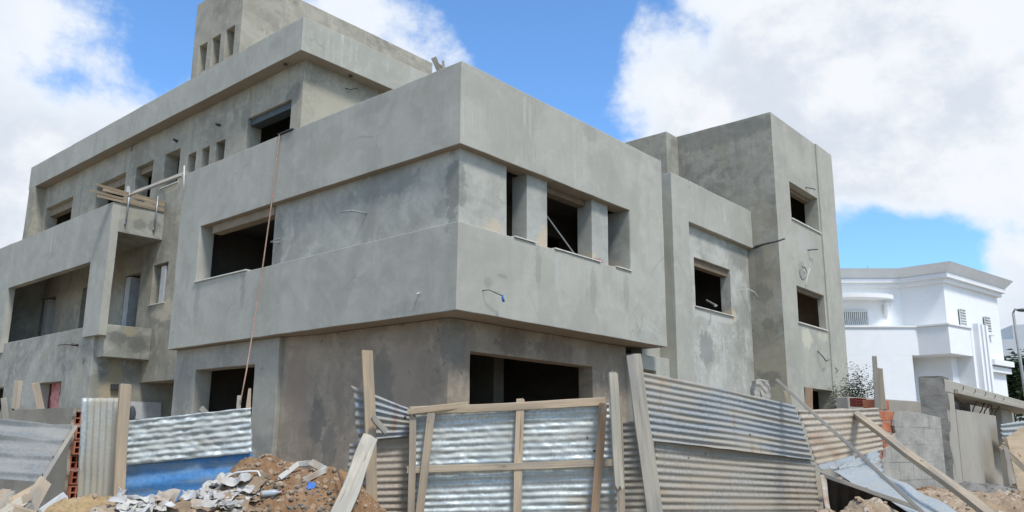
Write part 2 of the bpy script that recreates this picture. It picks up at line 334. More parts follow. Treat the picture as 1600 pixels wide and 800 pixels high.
def metal(name, base, dust, rust, dustamt=.5, rustamt=.3, metallic=.55, rough=.48, axis=0, blue=None, spots=.2):
    """galvanised sheet: local x along the sheet, z up"""
    m, t, b, v = new_mat(name, rough, metallic, 'obj')
    rnd = t.node('ShaderNodeObjectInfo').outputs['Random']
    off = t.node('ShaderNodeCombineXYZ'); t.l.new(t.math('MULTIPLY', rnd, 53.0), off.inputs[0]); t.l.new(t.math('MULTIPLY', rnd, 17.0), off.inputs[2])
    vv = t.vmath('ADD', v, off.outputs[0])
    sc = (.9, 2, 9) if axis == 0 else (9, 2, .9)
    a = t.noise(t.scale(vv, sc), 1, 7, .62, .5); bn = t.noise(vv, 2.2, 7, .62, .7); cn = t.noise(t.scale(vv, (1, 1, 1), (9, 2, 5)), 1.5, 6, .6, .8); fine = t.noise(vv, 38, 5, .65, .2)
    col = t.mix(t.ramp(fine, .3, .7), mul(base, .8), mul(base, 1.18))
    if blue: col = t.mix(t.ramp(bn, .45, .62, 0, .75), col, blue)
    dm = t.math('MULTIPLY', t.ramp(t.math('ADD', t.math('MULTIPLY', a, .6), t.math('MULTIPLY', bn, .4)), .42, .60), dustamt)
    col = t.mix(dm, col, dust)
    rm = t.math('MULTIPLY', t.ramp(t.math('ADD', t.math('MULTIPLY', cn, .6), t.math('MULTIPLY', a, .4)), .54, .66), rustamt)
    col = t.mix(rm, col, rust)
    run = t.noise(t.scale(vv, (15, 2, .9)), 1, 4, .6, .4); rg = t.noise(vv, 1.1, 4, .6)
    rn = t.math('MULTIPLY', t.math('MULTIPLY', t.ramp(run, .56, .68), t.ramp(rg, .46, .60)), min(1, rustamt+.25))
    col = t.mix(rn, col, rust)
    hv = t.node('ShaderNodeTexVoronoi'); hv.inputs['Scale'].default_value = 4.5; t.l.new(vv, hv.inputs['Vector']); hr = t.node('ShaderNodeTexWhiteNoise'); t.l.new(hv.outputs['Position'], hr.inputs['Vector'])
    col = t.mix(t.math('MULTIPLY', t.ramp(hv.outputs['Distance'], .09, .05), t.ramp(hr.outputs['Value'], .6, .62)), col, (.05, .035, .025))
    col = t.mix(t.ramp(fine, .66, .74, 0, spots), col, mul(rust, .6))
    t.l.new(col, b.inputs['Base Color'])
    cover = t.math('MAXIMUM', dm, rm)
    t.l.new(t.math('MULTIPLY', t.math('SUBTRACT', 1.0, cover), metallic), b.inputs['Metallic'])
    t.l.new(t.ramp(t.math('ADD', cover, t.math('MULTIPLY', fine, .3)), 0, 1, rough, .85), b.inputs['Roughness'])
    t.l.new(t.bump(t.math('ADD', bn, t.math('MULTIPLY', fine, .4)), .25, .008), b.inputs['Normal']); return m
TAN = (.39, .335, .255); RUST = (.26, .145, .085)
M['galv_bright'] = metal('bright_galvanised', (.48, .515, .50), (.42, .40, .335), (.27, .19, .12), .6, .5, .4, .46, blue=(.37, .43, .445), spots=.3)
M['galv_grey'] = metal('weathered_galvanised', (.285, .30, .30), (.345, .30, .225), RUST, .8, .4, .3, .55, blue=(.25, .29, .335), spots=.3)
M['galv_tan'] = metal('dusty_galvanised', (.31, .29, .25), (.335, .285, .215), (.27, .18, .11), .85, .45, .25, .6)
M['galv_rust'] = metal('rust_stained_sheet', (.39, .345, .28), (.40, .33, .245), (.24, .13, .075), .8, .75, .2, .65)
M['galv_rust2'] = metal('heavily_rusted_sheet', (.36, .31, .25), (.38, .31, .23), (.21, .095, .05), .8, 1.0, .15, .7)
M['galv_dark'] = metal('dark_tan_old_sheet', (.30, .285, .25), (.31, .27, .21), RUST, .8, .3, .2, .65)  # dark tan is the sheet's own colour
M['old_panel'] = metal('old_grey_panel', (.21, .215, .205), (.30, .285, .25), (.13, .11, .085), .7, .5, .1, .75, blue=(.17, .185, .19), spots=.35)
M['vsheet'] = metal('ribbed_sheet', (.42, .44, .42), (.385, .345, .265), (.38, .31, .22), .9, .3, .4, .5, axis=2)
M['rust_shade'] = metal('shade_painted_rusty_underside', (.05, .045, .04), (.06, .05, .04), (.07, .04, .025), .5, .5, .1, .8)  # rusty sheet coloured near black for the shade under the fallen roofing
M['blue_sheet'] = metal('blue_painted_sheet', (.075, .225, .46), (.29, .34, .34), (.10, .24, .36), .75, .6, .0, .6, blue=(.06, .22, .50), spots=.05)
M['scrap_sheet'] = metal('scrap_sheet', (.36, .39, .39), (.33, .32, .29), (.2, .15, .11), .6, .5, .3, .55, blue=(.32, .375, .395))
def soil(name, a, bcol, stone, stoneamt=.5):
    m, t, b, v = new_mat(name, .95)
    n = t.noise(v, 2.5, 9, .65, .5); f = t.noise(v, 24, 6, .7, .3); vo = t.node('ShaderNodeTexVoronoi'); vo.inputs['Scale'].default_value = 17; t.l.new(v, vo.inputs['Vector'])
    vr = t.node('ShaderNodeTexWhiteNoise'); t.l.new(vo.outputs['Position'], vr.inputs['Vector'])
    col = t.mix(t.ramp(n, .34, .66), a, bcol); col = t.mix(t.ramp(f, .42, .68, 0, .6), col, mul(a, .62))
    sm = t.math('MULTIPLY', t.ramp(vo.outputs['Distance'], .5, .36), t.ramp(vr.outputs['Value'], .62, .7)); col = t.mix(t.math('MULTIPLY', sm, stoneamt), col, stone)
    t.l.new(col, b.inputs['Base Color'])
    t.l.new(t.bump(t.math('ADD', t.math('ADD', n, f), t.math('MULTIPLY', sm, .5)), .7, .03), b.inputs['Normal']); return m
M['soil'] = soil('brown_soil', (.225, .125, .062), (.325, .20, .108), (.42, .33, .23), .45)
M['sand'] = soil('yellow_sand', (.36, .245, .115), (.46, .335, .185), (.50, .42, .28), .3)
M['dirt'] = soil('dusty_ground', (.27, .215, .155), (.36, .30, .225), (.42, .39, .34))
M['rubble'] = soil('pale_rubble', (.33, .235, .15), (.43, .34, .245), (.5, .44, .37), .6)
M['stone'] = plain('rubble_stone', (.32, .24, .165), .95, 0, .35, 3, 'world')
M['greystone'] = plain('grey_chippings', (.165, .155, .135), .95, 0, .35, 5, 'world')
M['white_wall'] = concrete('white_paint', (.79, .80, .80), 1.02, .96, .5, .12, bumpk=.05)
M['cornice'] = concrete('grey_cornice', (.76, .76, .745), 1.05, .9, .5, .2, bumpk=.05)
M['far_wall'] = concrete('far_house_paint', (.60, .61, .61), 1.03, .94, .5, .1, bumpk=.05)
M['glass'] = plain('window_glass', (.22, .235, .24), .25)
M['grille'] = plain('painted_grille', (.62, .62, .60), .5)
M['asphalt'] = plain('asphalt', (.06, .06, .058), .9, 0, .2, 3, 'world')
M['leaf_dark'] = plain('dark_leaf', (.035, .06, .022), .7, 0, .4, 2, 'world')
M['leaf_grey'] = plain('grey_green_leaf', (.075, .09, .05), .7, 0, .4, 3, 'world')
M['bark'] = plain('bark', (.12, .09, .065), .9)
M['paper'] = concrete('white_plastic_scrap', (.52, .51, .48), 1.1, .7, 1.0, .1, tint=(.34, .25, .16), tintamt=.7, big=7, bumpk=.1)
M['paper_grey'] = plain('grey_sack_paper', (.42, .40, .37), .8, 0, .18, 5)
M['card'] = plain('brown_cardboard', (.27, .195, .125), .85, 0, .15, 6)
M['bottle'] = plain('clear_bottle', (.38, .41, .42), .2)
M['pink'] = plain('pink_printed_plastic', (.55, .25, .23), .6, 0, .2, 6)
def brick(name, plaster=None):
    m, t, b, v = new_mat(name, .9)
    n = t.noise(v, 5, 6, .6, .4)
    t.l.new(t.mix(t.ramp(n, .3, .7), (.30, .095, .05), (.46, .18, .10)), b.inputs['Base Color']); t.l.new(t.bump(n, .3, .01), b.inputs['Normal']); return m
M['brick'] = brick('red_clay_brick')
M['brick_dark'] = plain('dark_red_brick', (.17, .045, .03), .9); M['hole'] = plain('brick_cell_shade', (.05, .02, .014), .95)  # second colour paints the shade inside the brick cells
M['mortar'] = concrete('rough_mortar', (.30, .275, .235), 1.2, .7, .9, .2, spots=.5, bumpk=.6)
def blockwork(name):
    m, t, b, v = new_mat(name, .92)
    sp = t.node('ShaderNodeSeparateXYZ'); t.l.new(v, sp.inputs[0])
    cb = t.node('ShaderNodeCombineXYZ'); t.l.new(t.math('MULTIPLY', sp.outputs[0], 1.0), cb.inputs[0]); t.l.new(sp.outputs[2], cb.inputs[1])
    bt = t.node('ShaderNodeTexBrick'); t.l.new(cb.outputs[0], bt.inputs['Vector']); bt.inputs['Scale'].default_value = 1; bt.inputs['Brick Width'].default_value = .32
    bt.inputs['Row Height'].default_value = .2; bt.inputs['Mortar Size'].default_value = .008; bt.inputs['Mortar Smooth'].default_value = .6
    n = t.noise(v, 3.5, 8, .65, .5); f = t.noise(t.scale(v, (9, 9, 30)), 1.5, 4, .6)
    base = t.mix(t.ramp(n, .3, .7), (.25, .24, .21), (.40, .38, .335)); base = t.mix(t.ramp(f, .55, .7, 0, .4), base, (.2, .19, .165))
    ero = t.noise(v, 1.7, 5, .6)
    col = t.mix(t.math('MULTIPLY', bt.outputs['Fac'], t.ramp(ero, .40, .58, .1, .75)), base, (.15, .14, .12)); t.l.new(col, b.inputs['Base Color'])
    t.l.new(t.bump(t.math('ADD', n, t.math('MULTIPLY', f, .5)), .6, .012, t.bump(bt.outputs['Fac'], -.5, .006)), b.inputs['Normal']); return m
M['block'] = blockwork('grey_blockwork')
M['dark_rough'] = concrete('dark_rough_concrete', (.135, .128, .115), 1.5, .5, 1, .2, tint=(.20, .19, .165), tintamt=.5, spots=.8, bumpk=1.0, big=3)
M['beige'] = concrete('beige_render', (.36, .33, .275), 1.1, .85, .6, .3, bumpk=.15)
M['beige_dull'] = concrete('old_beige_render', (.275, .245, .195), 1.2, .75, .8, .5, spots=.4, bumpk=.25)
M['gap_shade'] = plain('recess_shade', (.10, .09, .075), .9)

# ================================================================== SETTING
def sstep(a, b, x):
    t = max(0, min(1, (x-a)/(b-a))); return t*t*(3-2*t)
def ground_h(x, y):
    dx, dy = x-CAM.x, y-CAM.y; r = math.hypot(dx, dy); th = math.degrees(math.atan2(dy, dx))
    bank = .55 + .32*sstep(30, 12, th) if -120 < th < 150 else .55
    h = bank*sstep(3.6, 6.0, r)*sstep(-60, -10, th)*sstep(150, 110, th) if -120 < th < 150 else 0
    if 2.5 < r < 30: h += .05*noise.noise(Vector((x*.8, y*.8, 0)))*sstep(3, 5, r)*sstep(30, 20, r) + .02*noise.noise(Vector((x*3, y*3, 4)))*sstep(3.4, 5, r)*sstep(30, 20, r)
    return h
def axis(c):
    a = [i*.16 for i in range(-62, 63)]; s = .16; v = a[-1]
    while v < 900: s *= 1.28; v += s; a = [-v] + a + [v]
    return [c+q for q in a]
xs, ys = axis(-2.0), axis(-4.0)
bm = bmesh.new(); g = [[bm.verts.new((x, y, ground_h(x, y))) for x in xs] for y in ys]
for j in range(len(ys)-1):
    for i in range(len(xs)-1): bm.faces.new((g[j][i], g[j][i+1], g[j+1][i+1], g[j+1][i]))
tag(link('ground', bm, M['dirt'], smooth=True), kind='structure')
bm = bmesh.new()                       # street behind and beside the camera
dv = Vector((math.sin(YAW), -math.cos(YAW), 0)); nv = Vector((math.cos(YAW), math.sin(YAW), 0))
c0 = Vector((CAM.x, CAM.y, 0)) - nv*3.0
vs = [bm.verts.new(c0 + dv*a + nv*b + Vector((0, 0, .012))) for a, b in ((-60, -3), (14, -3), (14, 3), (-60, 3))]; bm.faces.new(vs)
tag(link('road', bm, M['asphalt']), kind='structure')

# ================================================================== THE VILLA
villa = empty('unfinished_villa', (0, 0, .6), label='large unfinished grey concrete villa with empty window openings behind the scrap fence', cat='house')
def part(name, ops, mats, matf=None, bevel=.012, parent=villa, label=None):
    o = link(name, csg(ops, matf, .35 if bevel >= .008 and parent is villa else 0), mats, parent, bevel=bevel)
    if label: o['label'] = label
    return o
def inroom(*rooms):
    def f(d, c):
        p = [c[i]+d[i]*.36 for i in range(3)]
        return any(r[0] < p[0] < r[3] and r[1] < p[1] < r[4] and r[2] < p[2] < r[5] for r in rooms)
    return f
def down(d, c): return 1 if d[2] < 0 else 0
R1 = inroom((.35, .35, 3.9, 5.93, 8.7, 6.4)); RM = inroom((7.3, .62, .9, 11.0, 7.8, 6.3)); RT = inroom((11.6, -.1, .9, 15.3, 7.6, 10.0)); RW = inroom((1.8, 6.9, 3.5, 8, 22, 10.3)); RG = inroom((.8, .95, .8, 11, 9, 3.6))
# --- first floor block with deep parapet; window strip cut in
part('first_floor_block', [B(0, 0, 3.56, 6.28, 9.05, 7.66), C(.35, .35, 3.9, 5.93, 8.7, 6.4), C(.22, .22, 6.75, 6.06, 8.83, 7.7),
     C(-.1, -.1, 4.96, .35, 5.34, 6.24), C(-.1, -.1, 4.96, 1.31, .35, 6.24), C(-.1, 5.34, 4.96, .35, 8.08, 6.24), C(1.31, -.1, 4.96, 4.94, .35, 6.24),
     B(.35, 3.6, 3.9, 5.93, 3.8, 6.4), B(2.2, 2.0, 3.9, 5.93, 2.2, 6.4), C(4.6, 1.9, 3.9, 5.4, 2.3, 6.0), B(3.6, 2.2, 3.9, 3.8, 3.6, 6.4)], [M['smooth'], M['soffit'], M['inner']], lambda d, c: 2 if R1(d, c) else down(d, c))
part('recessed_wall', [B(.15, .15, 4.94, .36, 5.36, 6.26), B(.15, .15, 4.94, 1.31, .36, 6.26)], M['panel'], bevel=.008)
for x0, x1 in ((1.85, 2.42), (3.82, 4.37)):
    part('window_pillar', [B(x0, .15, 4.955, x1, .50, 6.245)], M['pillar'], bevel=.008)
part('jamb', [B(4.935, .02, 4.955, 4.965, .54, 6.245)], M['pillar'], bevel=0)
part('gap_wall', [B(6.285, .62, .4, 7.035, .9, 7.3)], M['smooth'], bevel=0)
# --- ground floor
part('ground_floor_wall', [B(.45, .6, .3, 5.62, .95, 3.555), B(.45, .6, .3, .8, 4.6, 3.555), C(.95, .5, 1.45, 4.42, 1.0, 3.05)], [M['ground'], M['inner']], lambda d, c: 1 if RG(d, c) else 0)
bm = bmesh.new(); prism(bm, [(.30, 4.97), (.452, 4.2), (.79, 4.2), (.79, 4.97)], .3, 3.553); link('corner_pier', bm, M['ground'], villa)
part('ground_floor_left_wall'.replace('_left', '_side'), [B(.2, 4.975, .3, .58, 9.02, 3.556), C(.1, 5.79, 1.3, .6, 8.1, 3.07)], M['grey_ground'])
part('side_door_wall', [B(5.62, .39, .3, 7.035, .72, 3.40), C(5.67, .2, .3, 6.45, .9, 3.10)], M['smooth'])
part('ground_floor_room', [B(.8, .96, .5, 11.0, 9.0, .85), B(.85, 4.7, .85, 11.0, 4.9, 3.55), B(5.7, .96, .85, 5.9, 4.7, 3.55), B(3.3, 2.2, .85, 3.6, 4.7, 3.55), B(3.3, 8.8, .85, 3.6, 9.0, 3.55), B(.6, 4.9, .5, .85, 4.95, 3.55), B(2.2, 4.9, .85, 2.4, 8.99, 3.553), B(.585, 8.9, .85, 2.4, 9.03, 3.553), B(6.3, .96, 3.45, 11, 9, 3.56), B(10.8, .96, .85, 11.0, 9, 3.5)], M['inner'], bevel=0)
# --- wing: front low wall with balcony front in one plane, recessed entrance
part('wing_ground_floor', [B(.1, 13.28, .3, 7, 22.7, 3.66), B(.1, 13.28, 3.66, .3, 22.7, 4.5), C(.4, 13.6, .8, 6.7, 22.4, 3.4), C(0, 15.08, 1.6, .5, 16.66, 3.12), C(0, 19.45, 1.6, .5, 21.2, 3.12),
     B(.2, 12.85, 3.66, .38, 13.28, 4.5), B(.38, 12.85, 3.66, 1.395, 13.03, 4.5), B(.2, 12.85, 3.66, 1.395, 22.7, 3.92), B(.3, 13.28, 3.66, 1.395, 22.7, 3.92)], M['balc'])
part('entrance_wall', [B(3.0, 9.05, .3, 3.3, 13.27, 3.07), B(1.42, 9.06, .3, 3.3, 13.27, .85), B(1.76, 9.06, 3.085, 3.3, 13.27, 3.3)], M['ground'], bevel=0)
part('balcony_frame', [B(0, 12.81, 6.24, .2, 22.7, 7.72), B(0, 12.81, 4.2, .2, 13.83, 6.24), B(0, 19.95, 4.2, .2, 21.0, 6.24), B(.2, 12.81, 6.95, 1.395, 13.01, 7.75), B(.2, 13.01, 6.95, 1.395, 22.7, 7.1), B(.203, 20.99, 3.925, 1.395, 21.2, 6.95)],
     [M['smooth'], M['balc']], lambda d, c: 1 if (d[1] < 0 and c[0] > .2) or d[2] < 0 else 0)
W1 = [(6.99, 8.85, 8.2, 9.45), (9.88, 10.32, 8.5, 9.17), (10.64, 11.04, 8.5, 9.17), (11.34, 11.79, 8.5, 9.18), (12.27, 13.15, 8.5, 9.5), (13.84, 14.91, 8.3, 9.5), (15.59, 17.63, 8.3, 9.52), (19.49, 21.81, 8.3, 9.52)]
part('upper_wall', [B(1.4, 9.05, 3.08, 1.8, 22.08, 6.7), B(1.4, 6.56, 6.7, 1.8, 22.08, 10.32), B(1.8, 6.56, 6.7, 8.3, 6.9, 10.32), B(1.05, 22.08, 3.0, 1.8, 22.65, 10.302)] +
     [C(1.3, a, z0, 1.9, b, z1) for a, b, z0, z1 in W1] + [C(1.3, 12.33, 5.17, 1.9, 13.16, 6.28), C(1.3, 13.9, 3.92, 1.9, 14.85, 6.2), C(1.3, 16.9, 3.92, 1.9, 17.8, 6.2), C(1.3, 19.87, 3.92, 1.9, 21.13, 6.2)], [M['wing'], M['inner']], lambda d, c: 1 if RW(d, c) else 0)
part('upper_room', [B(1.81, 9.06, 3.6, 6.2, 22, 3.9), B(1.81, 7, 6.7, 8, 22, 6.95), B(3.2, 6.95, 6.95, 3.3, 22, 10.3), B(5.0, 6.95, 6.95, 5.2, 22, 10.3), B(1.81, 21.95, 6.95, 5.2, 22.05, 10.3), B(5.0, 9.06, 3.9, 5.2, 22, 6.7)] + [B(1.81, y, 6.95, 5.0, y+.12, 10.3) for y in (9.3, 11.9, 13.4, 18.3)] + [B(1.81, y, 3.9, 5.0, y+.12, 6.7) for y in (13.6, 15.6, 18.6)], M['inner'], bevel=0)
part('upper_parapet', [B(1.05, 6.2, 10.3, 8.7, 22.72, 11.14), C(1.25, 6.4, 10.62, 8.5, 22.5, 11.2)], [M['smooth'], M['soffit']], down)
part('rooftop_tower', [B(1.4, 9.56, 10.6, 8.27, 12.07, 13.77)] + [C(1.3, a, 11.52, 1.72, b, 12.37) for a, b in ((9.88, 10.32), (10.59, 11.03), (11.3, 11.73))], M['wing'])
# --- middle block
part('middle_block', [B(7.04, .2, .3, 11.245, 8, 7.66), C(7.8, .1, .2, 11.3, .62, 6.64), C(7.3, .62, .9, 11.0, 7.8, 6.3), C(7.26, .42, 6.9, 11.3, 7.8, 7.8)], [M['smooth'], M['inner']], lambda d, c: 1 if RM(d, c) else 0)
part('middle_panel', [B(7.8, .35, .3, 11.243, .63, 6.66), C(8.25, .3, 4.72, 10.13, .7, 5.9)], [M['mid_panel'], M['inner']], lambda d, c: 1 if RM(d, c) else 0, bevel=.008)
part('roof_room', [B(10.6, 2.3, 6.9, 14, 8, 10.26)], M['tower_side'])
# --- stair tower
part('stair_tower', [B(11.25, -.5, .3, 15.63, 8, 10.3), B(14.36, -.545, .3, 15.63, -.5, 10.3), C(11.6, -.1, .9, 15.3, 7.6, 10.0), C(12.23, -.6, 7.56, 14.28, 0, 8.6), C(12.25, -.6, 4.73, 14.24, 0, 5.72), C(11.6, -.3, 4.3, 15.3, 0, 6.1), C(12.3, -.6, 1.95, 14.35, 0, 3.04),
     B(11.6, 2.6, .9, 15.3, 2.8, 10), C(12.0, 2.5, 3.7, 15.0, 2.9, 6.1), C(12.0, 7.5, 3.9, 15.0, 8.1, 6.2), C(15.2, 3.2, 4.0, 15.8, 7.2, 6.2), B(11.6, -.1, 3.3, 15.3, 2.6, 3.5), B(11.6, -.1, 6.3, 15.3, 2.6, 6.5)], [M['tower_front'], M['tower_side'], M['inner']], lambda d, c: 2 if RT(d, c) else 1 if d[0] < 0 and c[0] < 11.6 else 0)  # unseen rear and side openings added to let daylight into the stairwell
# --- sills, shutter boxes, linings
def sill(*a): part('window_sill', [B(*a)], M['marble'], bevel=.004)
sill(-.035, 6.0, 4.962, .3, 8.12, 4.99)
for x0, x1 in ((PY(0, 803, 369).x, PY(0, 837, 379).x), (PY(0, 866, 388).x, PY(0, 938, 411).x), (PY(0, 962, 416).x, 4.95)): sill(x0, -.03, 4.962, x1, .14, 4.985)
sill(8.2, .31, 4.70, 10.2, .6, 4.725); sill(12.2, -.54, 7.53, 14.33, -.2, 7.565); sill(12.2, -.54, 4.70, 14.29, -.2, 4.735); sill(1.36, 12.3, 5.145, 1.7, 13.2, 5.175); sill(1.36, 12.2, 8.475, 1.7, 13.2, 8.505)
def sbox(m, *a): part('shutter_box', [B(*a)], M[m], bevel=.004)
sbox('tanboard', .12, 5.36, 6.05, .34, 7.75, 6.235); sbox('brownboard', 2.45, .3, 6.12, 3.8, .5, 6.235)
sbox('shutter', 1.47, 7.0, 9.27, 1.75, 8.84, 9.445); sbox('tanboard', 1.55, 15.6, 9.25, 1.78, 17.6, 9.515); sbox('tanboard', 1.55, 19.5, 9.25, 1.78, 21.8, 9.515); sbox('tanboard', 1.55, 13.86, 9.3, 1.78, 14.9, 9.495)
sbox('brownboard', 8.3, .42, 5.72, 10.1, .6, 5.895); sbox('brownboard', 12.3, -.40, 5.62, 14.2, -.31, 5.715); sbox('brownboard', 12.3, -.28, 8.48, 14.2, -.12, 8.595)
def lining(*a): part('door_lining', [B(*a)], M['lining'], bevel=.004)
lining(1.42, 14.55, 3.93, 1.78, 14.845, 6.15); lining(1.42, 20.55, 3.93, 1.78, 20.85, 6.15); lining(1.43, 12.5, 5.18, 1.79, 12.75, 6.2)
part('door_lining', [B(15.2, -.29, 4.35, 15.29, -.14, 6.05)], M['lining'], bevel=0)
part('stairwell_wall', [B(15.22, -.138, 4.35, 15.29, 2.55, 6.05)], M['stairwall'], bevel=0)
# --- conduits, cables and hooks sticking out of the walls
def conduit(pts, r, m, tip=None, name='conduit'):
    bm = bmesh.new(); tube(bm, pts, r*.75); o = link(name, bm, M[m], villa, smooth=True)
    return o
V = Vector
a = PX(.15, 573, 334); conduit([a, a+V((-.25, .1, .02)), a+V((-.3, .35, .03))], .022, 'greypipe')
a = PX(.15, 438, 379); conduit([a+V((-.2, -.25, 0)), a+V((-.15, .1, .0)), a], .02, 'greypipe')
a = PY(0, 754, 454); conduit([a, a+V((.02, -.12, .0)), a+V((.28, -.16, -.06))], .010, 'darkpipe')
a = a+V((.3, -.16, -.10)); bm = bmesh.new(); tube(bm, [a+V((0, 0, .05)), a, a+V((.03, 0, -.05))], .016, 8, .022); link('conduit_cap', bm, M['bluecap'], villa, smooth=True)
a = PX(0, 655, 458); conduit([a, a+V((-.07, -.02, -.03))], .018, 'pvc')
a = PY(.33, 1110, 478); conduit([a+V((0, .1, .15)), a+V((-.03, -.18, -.02)), a+V((-.22, -.22, -.06))], .03, 'greypipe')
a = PY(.35, 1158, 455); conduit([a, a+V((.1, -.15, .06)), a+V((.25, -.25, -.02)), a+V((.36, -.3, -.15))], .014, 'pvc')
a = PX(11.25, 1176, 388); conduit([a, a+V((-.05, -.35, .05)), PY(-.56, 1214, 377), PY(-.7, 1226, 373)], .03, 'darkpipe')
a = PX(11.25, 1180, 385); conduit([a, a+V((-.07, -.35, .02)), PY(-.6, 1212, 378)], .02, 'darkpipe')
a = PY(-.5, 1262, 391); conduit([a, a+V((.02, -.14, 0)), a+V((.28, -.18, .05))], .022, 'darkpipe')
a = PY(-.5, 1278, 557); conduit([a+V((0, 0, .15)), a+V((.02, -.12, 0)), a+V((.2, -.14, -.12)), a+V((.45, -.14, -.06))], .018, 'darkpipe')
a = PY(-.5, 1258, 293); conduit([a, a+V((.1, -.12, -.02)), a+V((.35, -.15, .0))], .02, 'darkpipe')
a = PX(.1, 96, 540); conduit([a+V((-.05, .1, 0)), a+V((-.12, -.3, .0)), PX(-.05, 118, 539)], .018, 'darkpipe')
a = PX(.05, 119, 539); conduit([a+V((.05, 0, 0)), a+V((-.12, 0, 0))], .045, 'darkpipe')
a = PX(1.4, 277, 221); conduit([a, a+V((-.12, -.02, .02))], .05, 'darkpipe')
a = PX(1.4, 207, 232); conduit([a+V((-.03, 0, .15)), a+V((-.05, 0, -.1))], .03, 'greypipe')
a = PY(6.56, 540, 138); conduit([a, a+V((.05, -.12, -.05)), a+V((.25, -.15, .05))], .015, 'darkpipe')
a = PX(1.4, 344, 196); conduit([a, a+V((-.12, 0, 0))], .05, 'darkpipe')
a = PY(13.27, 179, 600); bm = bmesh.new(); box(bm, a.x-.1, a.y-.1, a.z-.16, a.x+.1, a.y, a.z); link('switch_box', bm, M['darkpipe'], villa, bevel=.01)
bm = bmesh.new(); tube(bm, [PX(.6, 197, 566)+V((0, .1, .05)), PX(.6, 194, 574)], .02); link('conduit', bm, M['darkpipe'], villa)
for pts, r, m in (([PY(-.505, *q) for q in ((1252, 417), (1249, 423), (1250, 431), (1254, 437), (1259, 433), (1261, 426), (1258, 418), (1253, 416))], .016, 'smear_dark'), ([PY(-.503, *q) for q in ((1265, 420), (1262, 429), (1260, 440), (1259, 447))], .018, 'smear_light'), ([PY(-.503, *q) for q in ((1256, 421), (1257, 427))], .014, 'smear_light'),
                  ([PX(.097, *q) for q in ((130, 569), (130, 560), (133, 558.5), (135, 561), (133, 564), (130, 564))], .010, 'smear_dark'), ([PY(-.548, *q) for q in ((1305, 574), (1309, 579), (1306, 582))], .014, 'smear_dark')):
    bm = bmesh.new(); tube(bm, pts, r, 6); link('plaster_smear', bm, M[m], villa, smooth=True)
for px, py in ((446, 100), (548, 118)):
    a = PZ(10.298, px, py); bm = bmesh.new(); tube(bm, [a, a-V((0, 0, .03))], .05, 10); link('soffit_spout', bm, M['darkpipe'], villa)
a = PY(.35, 855, 358)
bm = bmesh.new(); tube(bm, [V((2.46, .2, 5.62)), V((3.25, .12, 4.99))], .012); link('loose_rod', bm, M['greypipe'], villa)
#@@PART2
# ================================================================== WHITE HOUSE AND THE FAR BACKGROUND
def PV(a, b, px, py):
    n = Vector((-(b.y-a.y), b.x-a.x, 0)); v = ray(px, py); return CAM + v*((a-CAM).dot(n)/v.dot(n))
def offs(poly, d):                      # outward offset of a counter-clockwise plan polygon
    n = len(poly); r = []
    for i in range(n):
        p, q, s = (Vector(poly[k % n][:2]) for k in (i-1, i, i+1))
        a = (q-p).normalized(); b = (s-q).normalized(); na = Vector((a.y, -a.x)); nb = Vector((b.y, -b.x))
        m = (na+nb); m = m/m.dot(na) if m.length > .2 else na
        r.append((q.x+m.x*d, q.y+m.y*d))
    return r
w0, w1, w2, w3 = (PZ(7.3, *p) for p in ((1313, 446), (1405, 446), (1473, 437.5), (1557, 461.5)))
wx = w0 + (w0-w1).normalized()*8; bk = Vector((1.2, 9.5, 0)); back = Vector((10, 3, 0))
HP = [tuple(p[:2]) for p in (wx, w0, w1, w2, w3, w3+back*.2+bk, wx+back+bk)]
house = empty('white_house', (w2.x, w2.y, 0), label='white painted two storey house with grey flared cornice beyond the site wall', cat='house')
bm = bmesh.new(); prism(bm, HP, .2, 7.3); link('wall', bm, M['white_wall'], house)
bm = bmesh.new(); prism(bm, offs(HP, .14), 7.22, 7.36); prism(bm, offs(HP, .26), 7.362, 7.5); link('cornice_moulding', bm, M['white_wall'], house)
bm = bmesh.new(); prism(bm, offs(HP, .22), 7.502, 7.84, offs(HP, .50)); link('cornice', bm, M['cornice'], house)
t0, t1, t2, t3 = (PZ(5.6, *p) for p in ((1320, 510), (1432, 510), (1481, 505.5), (1516, 512)))
tl = t0 + (t1-t0)*.90; tx = t0 + (t0-t1).normalized()*8
inn = Vector((.8, 1.2, 0))
bm = bmesh.new(); prism(bm, [tuple(p[:2]) for p in (tx, t0, tl, tl+Vector((2.5, .6, 0)), tx+Vector((2.5, .6, 0)))], .2, 4.6); link('lower_wall', bm, M['white_wall'], house)
TP = [tuple(p[:2]) for p in (tx, t0, t1, t2, t3, t3+Vector((2.6, 1.5, 0)), tx+Vector((3.2, 1.5, 0)))]
bm = bmesh.new(); prism(bm, TP, 4.602, 5.56); link('terrace_parapet', bm, M['white_wall'], house)
bm = bmesh.new(); prism(bm, offs(TP, .05), 5.562, 5.62); link('terrace_coping', bm, M['cornice'], house)
rd = (w3-w2).normalized(); rn = Vector((rd.y, -rd.x, 0))
def wallbox(bm, a, x0, x1, y0, y1, z0, z1, d=rd, n=rn):
    Mx = Matrix(((d.x, n.x, 0, a.x), (d.y, n.y, 0, a.y), (0, 0, 1, 0), (0, 0, 0, 1))); box(bm, x0, y0, z0, x1, y1, z1, Mx)
bm = bmesh.new(); wallbox(bm, t3, -.05, 1.1, -.9, .02, .2, 5.64); link('pilaster', bm, M['white_wall'], house)
for k in range(3):
    bm = bmesh.new(); wallbox(bm, t3, .15+k*.33, .33+k*.33, .021, .20, .2, 5.75); link('fin', bm, M['white_wall'], house)
for z in (4.25, 4.5):
    bm = bmesh.new(); q = PV(w2, w3, 1541, 560); L = (w3-q).dot(rd); wallbox(bm, Vector((q.x, q.y, 0)), 0, L+.15, -.2, .16 if z < 4.4 else .28, z, z+.2); link('string_course', bm, M['white_wall'], house)
